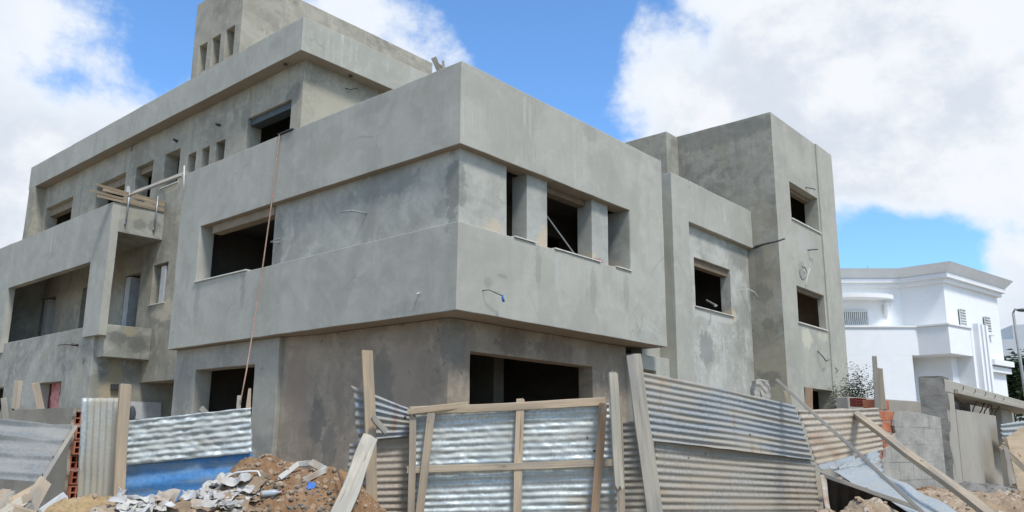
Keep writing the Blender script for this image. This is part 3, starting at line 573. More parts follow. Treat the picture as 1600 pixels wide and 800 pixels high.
def grille_window(a, b, p0, p1, nv=5, nh=6):
    A = PV(a, b, *p0); Bq = PV(a, b, *p1); d = (b-a).normalized(); n = Vector((d.y, -d.x, 0)); L = (Bq-A).dot(d); z1, z0 = A.z, Bq.z; A = Vector((A.x, A.y, 0))
    bm = bmesh.new(); wallbox(bm, A, 0, L, -.05, .01, z0, z1, d, n); wn = link('window', bm, M['glass'], house)
    bm = bmesh.new()
    for i in range(nv+1): wallbox(bm, A, i*L/nv-.02, i*L/nv+.02, .05, .08, z0, z1, d, n)
    for i in range(nh+1): z = z0+(z1-z0)*i/nh; wallbox(bm, A, 0, L, .081, .105, z-.018, z+.018, d, n)
    link('grille', bm, M['grille'], wn)
    bm = bmesh.new(); wallbox(bm, A, -.08, L+.08, .01, .16, z0-.1, z0-.02, d, n); link('sill', bm, M['white_wall'], wn)
grille_window(w2, w3, (1496, 483), (1507, 510)); grille_window(w2, w3, (1535, 495), (1546, 521))
grille_window(w0, w1, (1316.5, 487), (1355.5, 508.5), 12, 1)
lb = tl+Vector((1.6, .9, 0)); grille_window(tl+Vector((2.4, 1.0, 0)), t2+Vector((2.4, 1.0, 0)), (1427, 594), (1439, 640), 4, 2)
a = PV(w0, w1, 1330, 468); dd = (w1-w0).normalized(); nn = Vector((dd.y, -dd.x, 0)); bm = bmesh.new()
pts = [a + dd*(1.5*math.cos(q)) + nn*(.75*math.sin(q)) for q in [math.pi*i/16 for i in range(17)]]
prism(bm, [tuple(p[:2]) for p in pts], a.z-.03, a.z+.12); link('window_canopy', bm, M['cornice'], house)
a = PV(w0, w1, 1383, 484); bm = bmesh.new(); tube(bm, [a-V((0, 0, .2)), a+nn*.14+V((0, 0, .1)), a+nn*.14+V((0, 0, .22))], .09, 8); link('wall_lamp', bm, M['cornice'], house)
bm = bmesh.new(); tube(bm, [V((w1.x+1.5, w1.y+1.5, 8)), V((w1.x+1.5, w1.y+1.5, 8.5))], .014, 6); link('aerial', bm, M['greypipe'], house)
a = PZ(6.2, 1562, 531); fh = empty('far_house', (a.x+14, a.y, 0), label='pale grey flat roofed house at the right edge behind the street lamp', cat='house')
a = P(1552, 531, 62); b2 = P(1660, 520, 62); dd = Vector((b2.x-a.x, b2.y-a.y, 0)); zt = a.z; dp = Vector((8, 4, 0)); a0 = V((a.x, a.y, 0)); b0 = V((b2.x, b2.y, 0))
bm = bmesh.new(); prism(bm, [tuple(p[:2]) for p in (a0, b0, b0+dp, a0+dp)], .2, zt); link('wall', bm, M['far_wall'], fh)
c1 = a0+dd*.3
bm = bmesh.new(); prism(bm, [tuple(p[:2]) for p in (c1, b0, b0+dp*.6, c1+dp*.6)], zt+.002, zt+.9); link('roof_room', bm, M['far_wall'], fh)
# street lamp
a = P(1599, 640, 30); top = P(1583, 489, 30.2); lamp = empty('street_lamp', (a.x, a.y, .8), label='tall slim grey street lamp with a single arm at the right edge', cat='street lamp')
bm = bmesh.new(); tube(bm, [V((top.x+.25, top.y-.1, .8)), V((top.x+.1, top.y-.05, 3)), top], .055, 8, .04); link('pole', bm, M['greypipe'], lamp, smooth=True)
hd = P(1592, 484.5, 30.2); bm = bmesh.new(); tube(bm, [top, top+(hd-top)*.4+V((0, 0, .09)), hd], .03, 8); link('arm', bm, M['greypipe'], lamp, smooth=True)
bm = bmesh.new(); bmesh.ops.create_uvsphere(bm, u_segments=12, v_segments=8, radius=1); bmesh.ops.scale(bm, vec=(.22, .10, .055), verts=bm.verts); link('lamp_head', bm, M['shutter'], lamp, Matrix.Translation(hd+V((.1, -.1, 0)))@Matrix.Rotation(R_(-50), 4, 'Z'), smooth=True)
# foliage
def leafy(name, center, rad, nleaf, size, mat, label, cat, trunk_z, seed, airy=.5):
    rnd = random.Random(seed); root = empty(name, (center.x, center.y, trunk_z), label=label, cat=cat)
    bm = bmesh.new()
    clumps = [Vector((rnd.gauss(0, .5), rnd.gauss(0, .5), rnd.gauss(0, .5))) for _ in range(26)]
    clumps = [c.normalized()*min(1, c.length) for c in clumps]
    for i in range(nleaf):
        c = rnd.choice(clumps); p = c + Vector((rnd.gauss(0, 1), rnd.gauss(0, 1), rnd.gauss(0, 1)))*.16*(1+airy)
        p = center + Vector((p.x*rad[0], p.y*rad[1], p.z*rad[2])); s = size*rnd.uniform(.6, 1.4)
        q = Matrix.Rotation(rnd.uniform(0, 6.3), 3, 'Z') @ Matrix.Rotation(rnd.uniform(-1.2, 1.2), 3, 'X')
        bm.faces.new([bm.verts.new(p + q @ Vector(v)*s) for v in ((-.5, 0, 0), (0, -.28, .08), (.6, 0, 0), (0, .28, .08))])
    link('crown', bm, M[mat], root, recalc=False)
    bm = bmesh.new(); base = Vector((center.x, center.y, trunk_z)); tube(bm, [base, base.lerp(center, .5)+V((.05, .03, 0)), center+V((0, 0, rad[2]*.3))], rad[0]*.09, 7, rad[0]*.03)
    for c in clumps[:9]: tube(bm, [base.lerp(center, .55), center+Vector((c.x*rad[0], c.y*rad[1], c.z*rad[2]))], rad[0]*.03, 5, rad[0]*.01)
    link('trunk', bm, M['bark'], root)
leafy('shrub', P(1333, 622, 24), (.5, .5, .7), 5200, .05, 'leaf_grey', 'small sparse grey green shrub between the stair tower and the white house', 'shrub', .8, 3, .55)
leafy('tree', P(1580, 612, 46), (1.1, 1.1, 1.2), 2600, .28, 'leaf_dark', 'dark green bushy tree left of the street lamp base', 'tree', .8, 5)
leafy('tree', P(1607, 611, 50), (1.3, 1.3, 1.4), 2600, .28, 'leaf_dark', 'dark green bushy tree cut by the right edge behind the street lamp', 'tree', .8, 6)

# ================================================================== SITE FENCE
def frame_of(TL, TR, BR, BL):
    x = ((TR-TL)+(BR-BL)).normalized(); z0 = ((TL-BL)+(TR-BR)).normalized(); n = x.cross(z0).normalized(); z = n.cross(x); o = (TL+TR+BR+BL)/4
    return Matrix(((x.x, n.x, z.x, o.x), (x.y, n.y, z.y, o.y), (x.z, n.z, z.z, o.z), (0, 0, 0, 1)))
def sheet(name, TL, TR, BR, BL, mat, pitch=.076, amp=.010, axis_='h', crumple=0.0, cscale=4.0, tatter=.012, bow=0.0, seed=0, parent=None, nlong=None, back=0.0, facet=0.0, hole=None, rib=False):
    TL, TR, BR, BL = (P(*q) if len(q) == 3 and not isinstance(q, Vector) else q for q in (TL, TR, BR, BL))
    F = frame_of(TL, TR, BR, BL); Fi = F.inverted(); N = Vector((F[0][1], F[1][1], F[2][1]))
    if N.dot(CAM-F.translation) < 0: N = -N
    Wd = ((TR-TL).length+(BR-BL).length)/2; Hd = ((TL-BL).length+(TR-BR).length)/2
    across, along = (Hd, Wd) if axis_ == 'h' else (Wd, Hd)
    na = max(8, int(across/pitch*9)); nl = nlong or max(10, int(along/(.018 if facet > .01 else .035)))
    na = max(na, 170) if rib else na; nl = min(nl, 150); na = min(na, 230)
    bm = bmesh.new(); G = []; so = Vector((seed*3.7, seed*1.3, seed*7.1))
    for i in range(nl+1):
        row = []
        for j in range(na+1):
            s = i/nl; c = j/na
            u, v = (s, c) if axis_ == 'h' else (c, s)
            Pp = TL.lerp(TR, u).lerp(BL.lerp(BR, u), v)
            q = Vector((s*along, c*across, 0))
            d = amp*math.sin(2*math.pi*c*across/pitch + (.5+crumple*40)*noise.noise(q*1.1+so) + crumple*38*noise.noise(Vector((q.x*3.2, q.y*2.2, 6))+so))
            if rib: d = amp*(2*max(0, math.cos(2*math.pi*(c*across/pitch)))**14-.5*max(0, math.cos(2*math.pi*(c*across/pitch-.12)))**30)
            if crumple:
                k = q*cscale; d *= .55+.75*abs(noise.noise(Vector((k.x*.6, k.y*.4, 3))+so))*1.4
                d += crumple*(noise.noise(Vector((k.x*.7, k.y*1.3, 0))+so) + .6*noise.noise(Vector((k.x*2.1, k.y*2.6, 5))+so))
                if facet:
                    sk = Vector((k.x*.55+.25*k.y, k.y*.8-.2*k.x, 1))+so; sk2 = Vector((k.x*1.3-.5*k.y, k.y*1.6+.4*k.x, 3))+so; sk3 = Vector((k.x*2.9+.8*k.y, k.y*3.3, 7))+so
                    gt = .35+1.3*max(0, noise.noise(Vector((k.x*.25, k.y*.3, 11))+so)+.15)
                    d += facet*gt*(.55*(abs(noise.noise(sk))-.25) + .42*(abs(noise.noise(sk2))-.25) + .26*(abs(noise.noise(sk3))-.25))
            d += bow*(1-(2*s-1)**2) + .008*noise.noise(q*1.3+so)
            Pp = Pp + N*(d-back)
            e = tatter*(noise.noise(Vector((c*across*9, 0, 2))+so)*1.2 + .7*noise.noise(Vector((c*across*30, 0, 2))+so))
            ud = (TR-TL).normalized() if axis_ == 'h' else (BL-TL).normalized()
            if i == 0 or i == nl: Pp = Pp + ud*e
            if j == 0 or j == na: Pp = Pp + ((BL-TL).normalized() if axis_ == 'h' else (TR-TL).normalized())*tatter*.5*noise.noise(Vector((s*along*6, 4, 0))+so)
            row.append(bm.verts.new(Fi @ Pp))
        G.append(row)
    for i in range(nl):
        for j in range(na):
            if hole and hole(i/nl, j/na): continue
            bm.faces.new((G[i][j], G[i+1][j], G[i+1][j+1], G[i][j+1]))
    o = link(name, bm, M[mat], parent, F, smooth=True)
    so_ = o.modifiers.new('thickness', 'SOLIDIFY'); so_.thickness = .0016; so_.offset = 0
    return o
def plank(name, a, b, wd, th, mat, rot=0.0, parent=None, end=.012, seed=0, taper=1.0, split=0.0):
    """board from a to b; its wide face looks towards the photographer, turned by rot about its length"""
    a = P(*a) if not isinstance(a, Vector) else a; b = P(*b) if not isinstance(b, Vector) else b
    z = (a-b).normalized(); view = ((a+b)/2-CAM).normalized(); x = z.cross(view).normalized(); y = z.cross(x)
    F = Matrix(((x.x, y.x, z.x, b.x), (x.y, y.y, z.y, b.y), (x.z, y.z, z.z, b.z), (0, 0, 0, 1))) @ Matrix.Rotation(rot, 4, 'Z')
    L = (a-b).length; n = max(4, int(L/.10)); bm = bmesh.new(); rings = []; rnd = random.Random(seed*13+int(L*100))
    so = Vector((seed*2.3, L*9, 1)); m = 5
    for i in range(n+1):
        s = i/n; zz = s*L; k = 1+(taper-1)*s; ring = []
        ox = .2*wd*noise.noise(Vector((zz*1.1, 0, 0))+so); oy = .2*th*noise.noise(Vector((zz*1.3, 9, 0))+so)
        prof = [(-.5, -.5), (-.25, -.5), (0, -.5), (.25, -.5), (.5, -.5), (.5, .5), (.25, .5), (0, .5), (-.25, .5), (-.5, .5)]
        for q, (px, py) in enumerate(prof):
            w_ = .06*noise.noise(Vector((px*3, py*3, zz*4))+so)
            e = 0
            if i in (0, n): e = end*noise.noise(Vector((px*5, py*2, 7*i))+so)*1.5 + (split*rnd.uniform(0, 1) if i == 0 else 0)
            ring.append(bm.verts.new((px*wd*k*(1+w_)+ox, py*th*(1+w_)+oy, zz+e)))
        rings.append(ring)
    for A, Bq in zip(rings, rings[1:]):
        for q in range(10): bm.faces.new((A[q], A[(q+1) % 10], Bq[(q+1) % 10], Bq[q]))
    bm.faces.new(rings[0][::-1]); bm.faces.new(rings[-1])
    return link(name, bm, M[mat], parent, F, bevel=.004)

# --- left end: broken block wall with hollow bricks at its torn end
bw_x = -5.72; e0 = PX(bw_x, 117, 650); y_end = e0.y; topz = PX(bw_x, 60, 639).z
bwall = empty('broken_site_wall', (bw_x, y_end+1, .5), label='broken rendered site wall at far left with hollow bricks at its torn end', cat='wall')
bm = bmesh.new(); n = 60; fr = []
for i in range(n+1):
    z = .3 + (topz-.3)*i/n; jag = .10*abs(noise.noise(Vector((z*3.1, 2, 0)))) + .05*noise.noise(Vector((z*9, 4, 0))) + (.10 if z < 1.5 else 0)*sstep(.6, 1.4, 2.0-z)
    fr.append((y_end+.02+jag, z))
a = [bm.verts.new((bw_x, y, z)) for y, z in fr]; c = [bm.verts.new((bw_x+.025, y, z)) for y, z in fr]
a2 = [bm.verts.new((bw_x, y_end+2.05, z)) for y, z in fr]; c2 = [bm.verts.new((bw_x+.025, y_end+2.05, z)) for y, z in fr]
for i in range(n):
    bm.faces.new((a[i], a[i+1], a2[i+1], a2[i])); bm.faces.new((c[i], c2[i], c2[i+1], c[i+1])); bm.faces.new((a[i], c[i], c[i+1], a[i+1])); bm.faces.new((a2[i], a2[i+1], c2[i+1], c2[i]))
bm.faces.new((a[-1], c[-1], c2[-1], a2[-1])); bm.faces.new((a[0], a2[0], c2[0], c[0])); link('render_coat', bm, M['beige_dull'], bwall)
part('rendered_block', [B(bw_x, y_end+2.052, .3, bw_x+.2, y_end+5, topz-.06)], M['beige_dull'], parent=bwall)
def hollow_brick(parent, org, ux, uy, uz, L, Wd, Hh, nx, nz, mat='brick', name='brick'):
    """cells open along uy"""
    bm = bmesh.new(); t = .011; Mx = Matrix(((ux.x, uy.x, uz.x, org.x), (ux.y, uy.y, uz.y, org.y), (ux.z, uy.z, uz.z, org.z), (0, 0, 0, 1)))
    for i in range(nx+1): xx = i*(L-t)/nx; box(bm, xx, 0, 0, xx+t, Wd, Hh, Mx)
    for j in range(nz+1):
        zz = j*(Hh-t)/nz
        for i in range(nx): box(bm, i*(L-t)/nx+t, .002, zz, (i+1)*(L-t)/nx, Wd, zz+t, Mx)
    k0 = len(bm.faces); box(bm, t*.5, Wd*.3, t*.5, L-t*.5, Wd-.01, Hh-t*.5, Mx); bm.faces.ensure_lookup_table()
    for f in bm.faces[k0:]: f.material_index = 1
    return link(name, bm, [M[mat], M['hole']], parent, recalc=True)
z = .45; k = 0; rnd = random.Random(3)
while z+.115 < topz:
    jig = rnd.uniform(-.03, .05); hollow_brick(bwall, Vector((bw_x+.027, y_end+jig+.02, z)), Vector((1, 0, 0)), Vector((0, 1, 0)), Vector((0, 0, 1)), .25, .3, .115, 5, 2)
    bm = bmesh.new(); box(bm, bw_x+.03, y_end+.06, z+.115, bw_x+.27, y_end+.36, z+.127); link('mortar_bed', bm, M['mortar'], bwall)
    z += .127; k += 1
bm = bmesh.new(); box(bm, bw_x+.026, y_end+.34, .3, bw_x+.27, y_end+2.04, topz-.01); link('brick_core', bm, M['brick'], bwall)
tag(plank('timber_offcut', (28, 596, 8.9), (23, 640, 8.9), .07, .05, 'wood', seed=2), 'short pale timber standing on top of the broken wall', 'timber')
tag(plank('timber_offcut', (56, 599, 9.3), (68, 655, 9.3), .068, .05, 'wood', seed=3), 'short pale timber leaning right before the small ground floor window', 'timber')
tag(plank('timber_offcut', (6, 622, 8.7), (10, 660, 8.7), .05, .04, 'wood_grey', seed=4), 'thin grey stick at the left edge above the broken wall', 'timber')
a, b, c, d_ = PX(.45, 62, 600), PX(.45, 96, 596), PX(.45, 93, 640), PX(.45, 60, 642)
tag(sheet('plastic_sack', a, b, c, d_, 'pink', .3, .03, 'v', .03, 6, .01, seed=5), 'pink and white plastic sacking hung inside the small ground floor window', 'sacking')
o = sheet('metal_sheet', (-24, 659, 8.05), (114, 669, 7.75), (62, 754, 7.0), (-70, 742, 7.4), 'old_panel', .25, .016, 'h', .004, 3, .006, seed=6, rib=True)
tag(o, 'old grey ribbed metal panel leaning on the broken wall at far left', 'metal sheet')
tag(plank('timber', (117, 669, 7.72), (62, 757, 6.95), .03, .05, 'wood_grey', seed=7), 'thin dark edge board along the right side of the leaning grey panel', 'board')
tag(plank('timber', (70, 752, 6.95), (20, 830, 6.3), .10, .03, 'wood', .3, seed=8), 'broad plank sloping down from the lower corner of the leaning grey panel', 'plank')
for i, (p0, p1, wd, lab) in enumerate([((62, 757, 6.9), (20, 782, 6.6), .05, 'upper short splinter of the broken wood below the leaning panel'), ((-5, 775, 6.7), (40, 812, 6.4), .09, 'broad broken slat at the bottom left corner'),
        ((46, 775, 6.6), (15, 800, 6.4), .06, 'bent tan splinter in the middle of the broken wood'), ((36, 783, 6.5), (2, 806, 6.3), .07, 'pale splinter crossing the bottom of the broken wood'), ((4, 766, 6.8), (-14, 790, 6.6), .10, 'pale torn slat cut by the left edge of the photo'),
        ((50, 790, 6.4), (24, 815, 6.2), .05, 'short splinter right beside the sloping plank'), ((20, 770, 6.7), (-6, 800, 6.5), .04, 'thin dark stick lying over the broken slats'), ((24, 796, 6.3), (70, 812, 6.2), .06, 'low splinter half buried below the sloping plank')]):
    tag(plank('wood_splinter', p0, p1, wd, .018, ('wood_tan', 'wood', 'wood_tan', 'wood_pale', 'wood_tan', 'wood_grey', 'wood_grey', 'wood_tan')[i], (i*.9) % 1.2-.5, seed=20+i, end=.05), lab, 'wood splinter', 'broken wood below the leaning panel')
tag(plank('white_strip', (103, 777, 6.9), (66, 806, 6.6), .09, .02, 'pvc', .2, seed=9), 'white flat strip sloping at the left foot of the yellow sand heap', 'strip')
tag(sheet('corrugated_sheet', (128, 622, 7.6), (185, 622, 7.5), (177, 800, 7.5), (119, 800, 7.6), 'vsheet', .05, .006, 'v', .006, 4, .006, seed=10, facet=.006), 'narrow upright ribbed sheet, tan on one side and silver on the other', 'metal sheet')
tag(plank('fence_post', (196, 601, 7.35), (181, 830, 7.3), .085, .05, 'wood_tan', .25, seed=11), 'reddish tan timber post between the narrow upright sheet and the crumpled silver sheet', 'post')
tag(sheet('corrugated_sheet', (199, 657, 7.45), (392, 637, 7.2), (394, 708, 7.2), (196, 727, 7.45), 'galv_bright', .048, .0055, 'h', .016, 9, .012, seed=11, facet=.035), 'crumpled bright silver sheet above the blue sheet', 'metal sheet')
tag(sheet('corrugated_sheet', (195, 722, 7.5), (396, 703, 7.25), (394, 860, 7.25), (190, 870, 7.5), 'blue_sheet', .16, .008, 'h', .006, 3, .006, seed=12), 'scuffed blue painted metal sheet below the crumpled silver sheet', 'metal sheet')
bm = bmesh.new(); q = [PY(13.22, *p) for p in ((204, 627), (252, 629), (252, 655), (204, 655))]; nrm = V((0, .012, 0))
f = [bm.verts.new(p) for p in q]; g2 = [bm.verts.new(p+nrm) for p in q]; bm.faces.new(f); bm.faces.new(g2[::-1])
for i in range(4): bm.faces.new((f[i], g2[i], g2[(i+1) % 4], f[(i+1) % 4]))
tag(link('white_board', bm, M['pvc']), 'plain white board standing in the entrance recess behind the silver sheet', 'board')
a = P(206, 648, 8.2); bm = bmesh.new(); bmesh.ops.create_icosphere(bm, subdivisions=3, radius=.042)
for v in bm.verts: v.co = Vector((v.co.x*.7, v.co.y*.7, v.co.z*2.0)) * (1+.35*noise.noise(v.co*14))
tag(link('black_bag', bm, M['darkpipe'], None, Matrix.Translation(a), smooth=True), 'small black plastic bag hung behind the reddish tan post', 'bag')
tag(plank('timber_offcut', (391, 608, 8.6), (388, 650, 8.6), .055, .03, 'wood_tan', seed=12, taper=.5), 'short pointed board at the right jamb of the ground floor side window', 'board')
tag(plank('timber_offcut', (314, 637, 8.4), (326, 650, 8.4), .05, .03, 'wood_grey', seed=13), 'small grey stick poking up over the silver sheet', 'stick')

# --- the gate across the corner of the site, one frame with its two sheets
gate = empty('site_gate', P(800, 880, 7.15), label='makeshift site gate of crumpled silver sheet in a timber frame', cat='gate')
gd = 7.15
sheet('corrugated_sheet', (646, 641, gd+.05), (952, 630, gd+.05), (962, 728, gd+.05), (640, 740, gd+.05), 'galv_bright', .056, .0058, 'h', .010, 8, .006, seed=21, facet=.022, parent=gate)
sheet('corrugated_sheet', (640, 736, gd+.06), (962, 724, gd+.06), (968, 880, gd+.06), (634, 880, gd+.06), 'galv_bright', .056, .0065, 'h', .008, 8, .006, seed=22, facet=.015, parent=gate)
plank('rail', (640, 641, gd), (946, 628, gd), .068, .035, 'wood_tan', seed=21, parent=gate); plank('rail', (640, 642, gd-.04), (730, 632, gd-.04), .055, .03, 'wood_tan', seed=22, parent=gate, end=.05)
plank('rail', (636, 735, gd), (960, 723, gd), .060, .03, 'wood', seed=23, parent=gate)
plank('stile', (645, 650, gd-.01), (642, 880, gd-.01), .060, .03, 'wood', seed=24, parent=gate); plank('stile', (674, 645, gd-.04), (646, 880, gd-.04), .068, .03, 'wood', seed=25, parent=gate)
plank('stile', (812.5, 624, gd-.045), (806, 880, gd-.045), .072, .035, 'wood_tan', seed=26, parent=gate); plank('stile', (943, 630, gd-.04), (922, 880, gd-.04), .070, .03, 'wood_warm', seed=27, parent=gate)
# --- left of the gate
tag(plank('fence_post', (574, 548, 7.1), (583, 885, 7.1), .092, .05, 'wood_tan', .12, seed=31), 'tall upright timber post left of the gate', 'post')
tag(plank('brace', (579, 686, 6.9), (505, 865, 5.35), .125, .045, 'wood_pale', .1, seed=32, end=.03), 'broad pale board leaning against the tall post left of the gate', 'board')
def cutcorner(u, v): return v < .23*(u-.05)/.9*0
tag(sheet('corrugated_sheet', (550, 603, 7.2), (646, 641, 7.25), (646, 680, 7.25), (558, 690, 7.2), 'galv_grey', .056, .009, 'h', .006, 4, .02, seed=33, facet=.005), 'torn grey corrugated sheet tilted behind the tall post', 'metal sheet')
tag(sheet('corrugated_sheet', (578, 668, 7.30), (642, 664, 7.30), (642, 880, 7.30), (578, 880, 7.30), 'galv_rust2', .056, .009, 'h', .002, 3, .008, seed=34), 'rust streaked corrugated sheet between the tall post and the gate', 'metal sheet')
tag(sheet('corrugated_sheet', (546, 694, 7.28), (578, 690, 7.28), (580, 880, 7.28), (534, 880, 7.28), 'galv_grey', .056, .009, 'h', .006, 4, .02, seed=35), 'narrow grey corrugated sheet behind the leaning pale board', 'metal sheet')
tag(plank('timber_offcut', (582, 654, 7.0), (603, 676, 7.05), .05, .03, 'wood_grey', .3, seed=36, end=.03), 'short split wood scrap nailed to the tall post', 'wood scrap')
# --- right of the gate
tag(plank('fence_post', (956.5, 584, 6.95), (969, 768, 6.95), .075, .05, 'wood_pale', .15, seed=41, end=.03, split=.07), 'whitish cracked post with a broken lower end right of the gate', 'post')
tag(plank('fence_post', (966, 622, 7.1), (973, 885, 7.1), .06, .05, 'wood', 0, seed=42), 'thin brown post directly behind the whitish cracked post', 'post')
tag(plank('timber_board', (988.5, 555, 7.15), (1030, 850, 6.95), .128, .04, 'wood_grey', .1, seed=43), 'wide weathered grey board leaning between the gate and the big corrugated sheets', 'board')
tag(plank('timber', (1010, 690, 7.25), (1026, 850, 7.15), .03, .03, 'wood', 0, seed=44), 'thin stick along the right side of the wide grey board', 'stick')
tag(sheet('corrugated_sheet', (966, 659, 7.5), (1008, 657, 7.5), (1030, 880, 7.5), (974, 880, 7.5), 'galv_dark', .055, .009, 'h', .003, 3, .008, seed=45), 'narrow dark tan corrugated sheet behind the wide grey board', 'metal sheet')
tag(sheet('corrugated_sheet', (1002, 581, 7.3), (1243, 634, 8.6), (1270, 719, 8.6), (1018, 689, 7.3), 'galv_grey', .056, .0088, 'h', .003, 2.5, .014, seed=46, bow=.03), 'large blue grey corrugated sheet, upper one right of the gate', 'metal sheet')
tag(sheet('corrugated_sheet', (1022, 688, 7.36), (1272, 716, 8.66), (1290, 860, 8.5), (1036, 880, 7.3), 'galv_tan', .057, .0088, 'h', .003, 2.5, .012, seed=47), 'large dusty tan corrugated sheet, lower one right of the gate', 'metal sheet')
tag(sheet('corrugated_sheet', (1246, 641, 8.9), (1373, 637, 9.7), (1380, 704, 9.7), (1276, 727, 8.9), 'galv_rust', .060, .009, 'h', .003, 2.5, .02, seed=48), 'tan corrugated sheet with rust lines between the big sheet and the brick corner', 'metal sheet')
tag(sheet('metal_scrap', (1276, 727, 8.86), (1340, 712, 8.9), (1322, 726, 8.7), (1282, 735, 8.7), 'scrap_sheet', .3, .004, 'h', .025, 9, .03, seed=49, facet=.02), 'torn blue grey metal strip hanging below the rust lined sheet', 'metal scrap')
bm = bmesh.new(); bmesh.ops.create_cube(bm, size=1); bmesh.ops.subdivide_edges(bm, edges=bm.edges, cuts=5, use_grid_fill=True)
for v in bm.verts: v.co = Vector((v.co.x*.17*(1-.25*(v.co.z > .3)), v.co.y*.16, v.co.z*.22)) + Vector((1, 1, 1))*.02*noise.noise(v.co*5)
q = P(1188, 611, 9.2); tag(link('concrete_lump', bm, M['beige'], None, Matrix.Translation(q)@Matrix.Rotation(YAW-1.57, 4, 'Z')), 'beige concrete lump standing behind the top of the big corrugated sheet', 'concrete block')
tag(plank('timber_offcut', (1228, 610, 8.75), (1236, 640, 8.75), .06, .04, 'wood_tan', seed=50), 'short tan wood stub at the top right corner of the big corrugated sheet', 'wood stub')
tag(plank('timber_prop', (1264, 606, 13.6), (1266, 650, 13.6), .11, .08, 'wood_warm', seed=58), 'timber prop standing in the ground floor opening of the stair tower', 'prop')
o = plank('pole', (1214, 594, 8.55), (1470, 826, 6.6), .030, .03, 'wood_grey', 0, seed=51); tag(o, 'long thin grey pole leaning over the corrugated sheets on the right', 'pole')
o = plank('beam', (1336, 646, 9.5), (1580, 830, 6.6), .062, .062, 'wood', .6, seed=52); tag(o, 'long square timber beam leaning down to the bottom right', 'beam')

# --- right: brick corner and grey block wall, pillar and the concrete portal
p0, p1 = P(1374, 660, 10.2), P(1470, 660, 11.55)
wd_ = Vector((p1.x-p0.x, p1.y-p0.y, 0)); Lw = wd_.length; ux = wd_.normalized(); un = Vector((-ux.y, ux.x, 0))
if un.dot(CAM-p0) > 0: un = -un
FB = Matrix(((ux.x, un.x, 0, p0.x), (ux.y, un.y, 0, p0.y), (0, 0, 1, 0), (0, 0, 0, 1)))
zb0 = PV(p0, p1, 1376, 624).z; zb1 = PV(p0, p1, 1404, 638).z; zb2 = PV(p0, p1, 1472, 650).z
grey = empty('block_wall', (p0.x, p0.y, .8), label='grey block site wall with a bare red brick corner', cat='wall')
bm = bmesh.new(); xr = PV(p0, p1, 1400, 660); xs_ = (Vector((xr.x, xr.y, 0))-Vector((p0.x, p0.y, 0))).dot(ux)
prof = [(0, .5), (Lw, .5), (Lw, zb2-.02), (Lw*.6, zb2+.03), (xs_+.05, zb1-.03), (xs_-.02, zb1-.13), (xs_-.05, zb1-.2), (xs_-.02, zb1-.28), (xs_-.12, zb1-.34), (xs_-.14, zb1-.42), (.10, zb1-.46), (.06, zb1-.56), (.02, zb1-.60), (0, zb1-.66)]
fa = [bm.verts.new(FB @ Vector((x, 0, z))) for x, z in prof]; fb = [bm.verts.new(FB @ Vector((x, .03, z))) for x, z in prof]; bm.faces.new(fa); bm.faces.new(fb[::-1])
for i in range(len(prof)): bm.faces.new((fa[i], fb[i], fb[(i+1) % len(prof)], fa[(i+1) % len(prof)]))
FBo = FB.copy()
for v in bm.verts: v.co = FB.inverted() @ v.co
link('render_coat', bm, M['block'], grey, FBo)
bm = bmesh.new(); box(bm, .02, .035, .5, Lw, .19, zb1-.9, FB); box(bm, xs_+.1, .035, zb1-.9, Lw, .19, zb2-.06, FB); link('wall_core', bm, M['mortar'], grey)
z = zb1-.9; row = 0
while z < zb0-.08:
    x = 0.0 if row % 2 else -.0; lens = [.21, .30, .30] if row % 2 == 0 else [.12, .30, .30]
    lim = xs_+.12 if z < zb1-.12 else xs_*.62
    for L_ in lens:
        if x > lim-.05: break
        bm = bmesh.new(); box(bm, x+.004, .034+random.uniform(0, .006), z+.006, min(x+L_, lim+.1)-.006, .18, z+.118, FB); link('brick', bm, M['brick'], grey, bevel=.004)
        x += L_
    bm = bmesh.new(); box(bm, .01, .042, z-.006, lim, .175, z+.006, FB); link('mortar_bed', bm, M['mortar'], grey)
    z += .124; row += 1
tag(plank('fence_post', (1366, 557, 9.95), (1374, 706, 9.95), .05, .05, 'wood_grey', seed=53), 'tall thin grey post beside the red brick corner', 'post')
tag(plank('fence_post', (1374, 576, 10.05), (1380, 640, 10.05), .075, .05, 'wood', seed=54), 'shorter thicker timber post right behind the tall thin grey post', 'post')
q = P(1339, 635, 12.5); hb = hollow_brick(None, q+V((0, 0, 0)), ux, un, Vector((0, 0, 1)), .27, .10, .12, 5, 3, name='hollow_brick', mat='brick_dark'); hb.location = (0, 0, 0)
tag(hb, 'dark red hollow brick lying on top of the wall left of the thin grey post', 'brick')
a, b = P(1325, 625, 13.5), P(1450, 625, 15.5); dd = Vector((b.x-a.x, b.y-a.y, 0)); nn2 = Vector((-dd.y, dd.x, 0)).normalized()*.2
bm = bmesh.new(); prism(bm, [tuple(p[:2]) for p in (a, b, b+nn2, a+nn2)], .5, PV(a, b, 1420, 626).z); tag(link('boundary_wall', bm, M['beige'], bevel=.01), 'long low beige boundary wall behind the brick corner', 'wall')
# portal
portal = empty('concrete_portal', P(1480, 760, 12), label='beige concrete gateway with a rough dark pillar side and a lintel', cat='gateway')
q0 = P(1482, 660, 11.9); d1 = P(1600, 660, 17.2); pd = Vector((d1.x-q0.x, d1.y-q0.y, 0)).normalized()
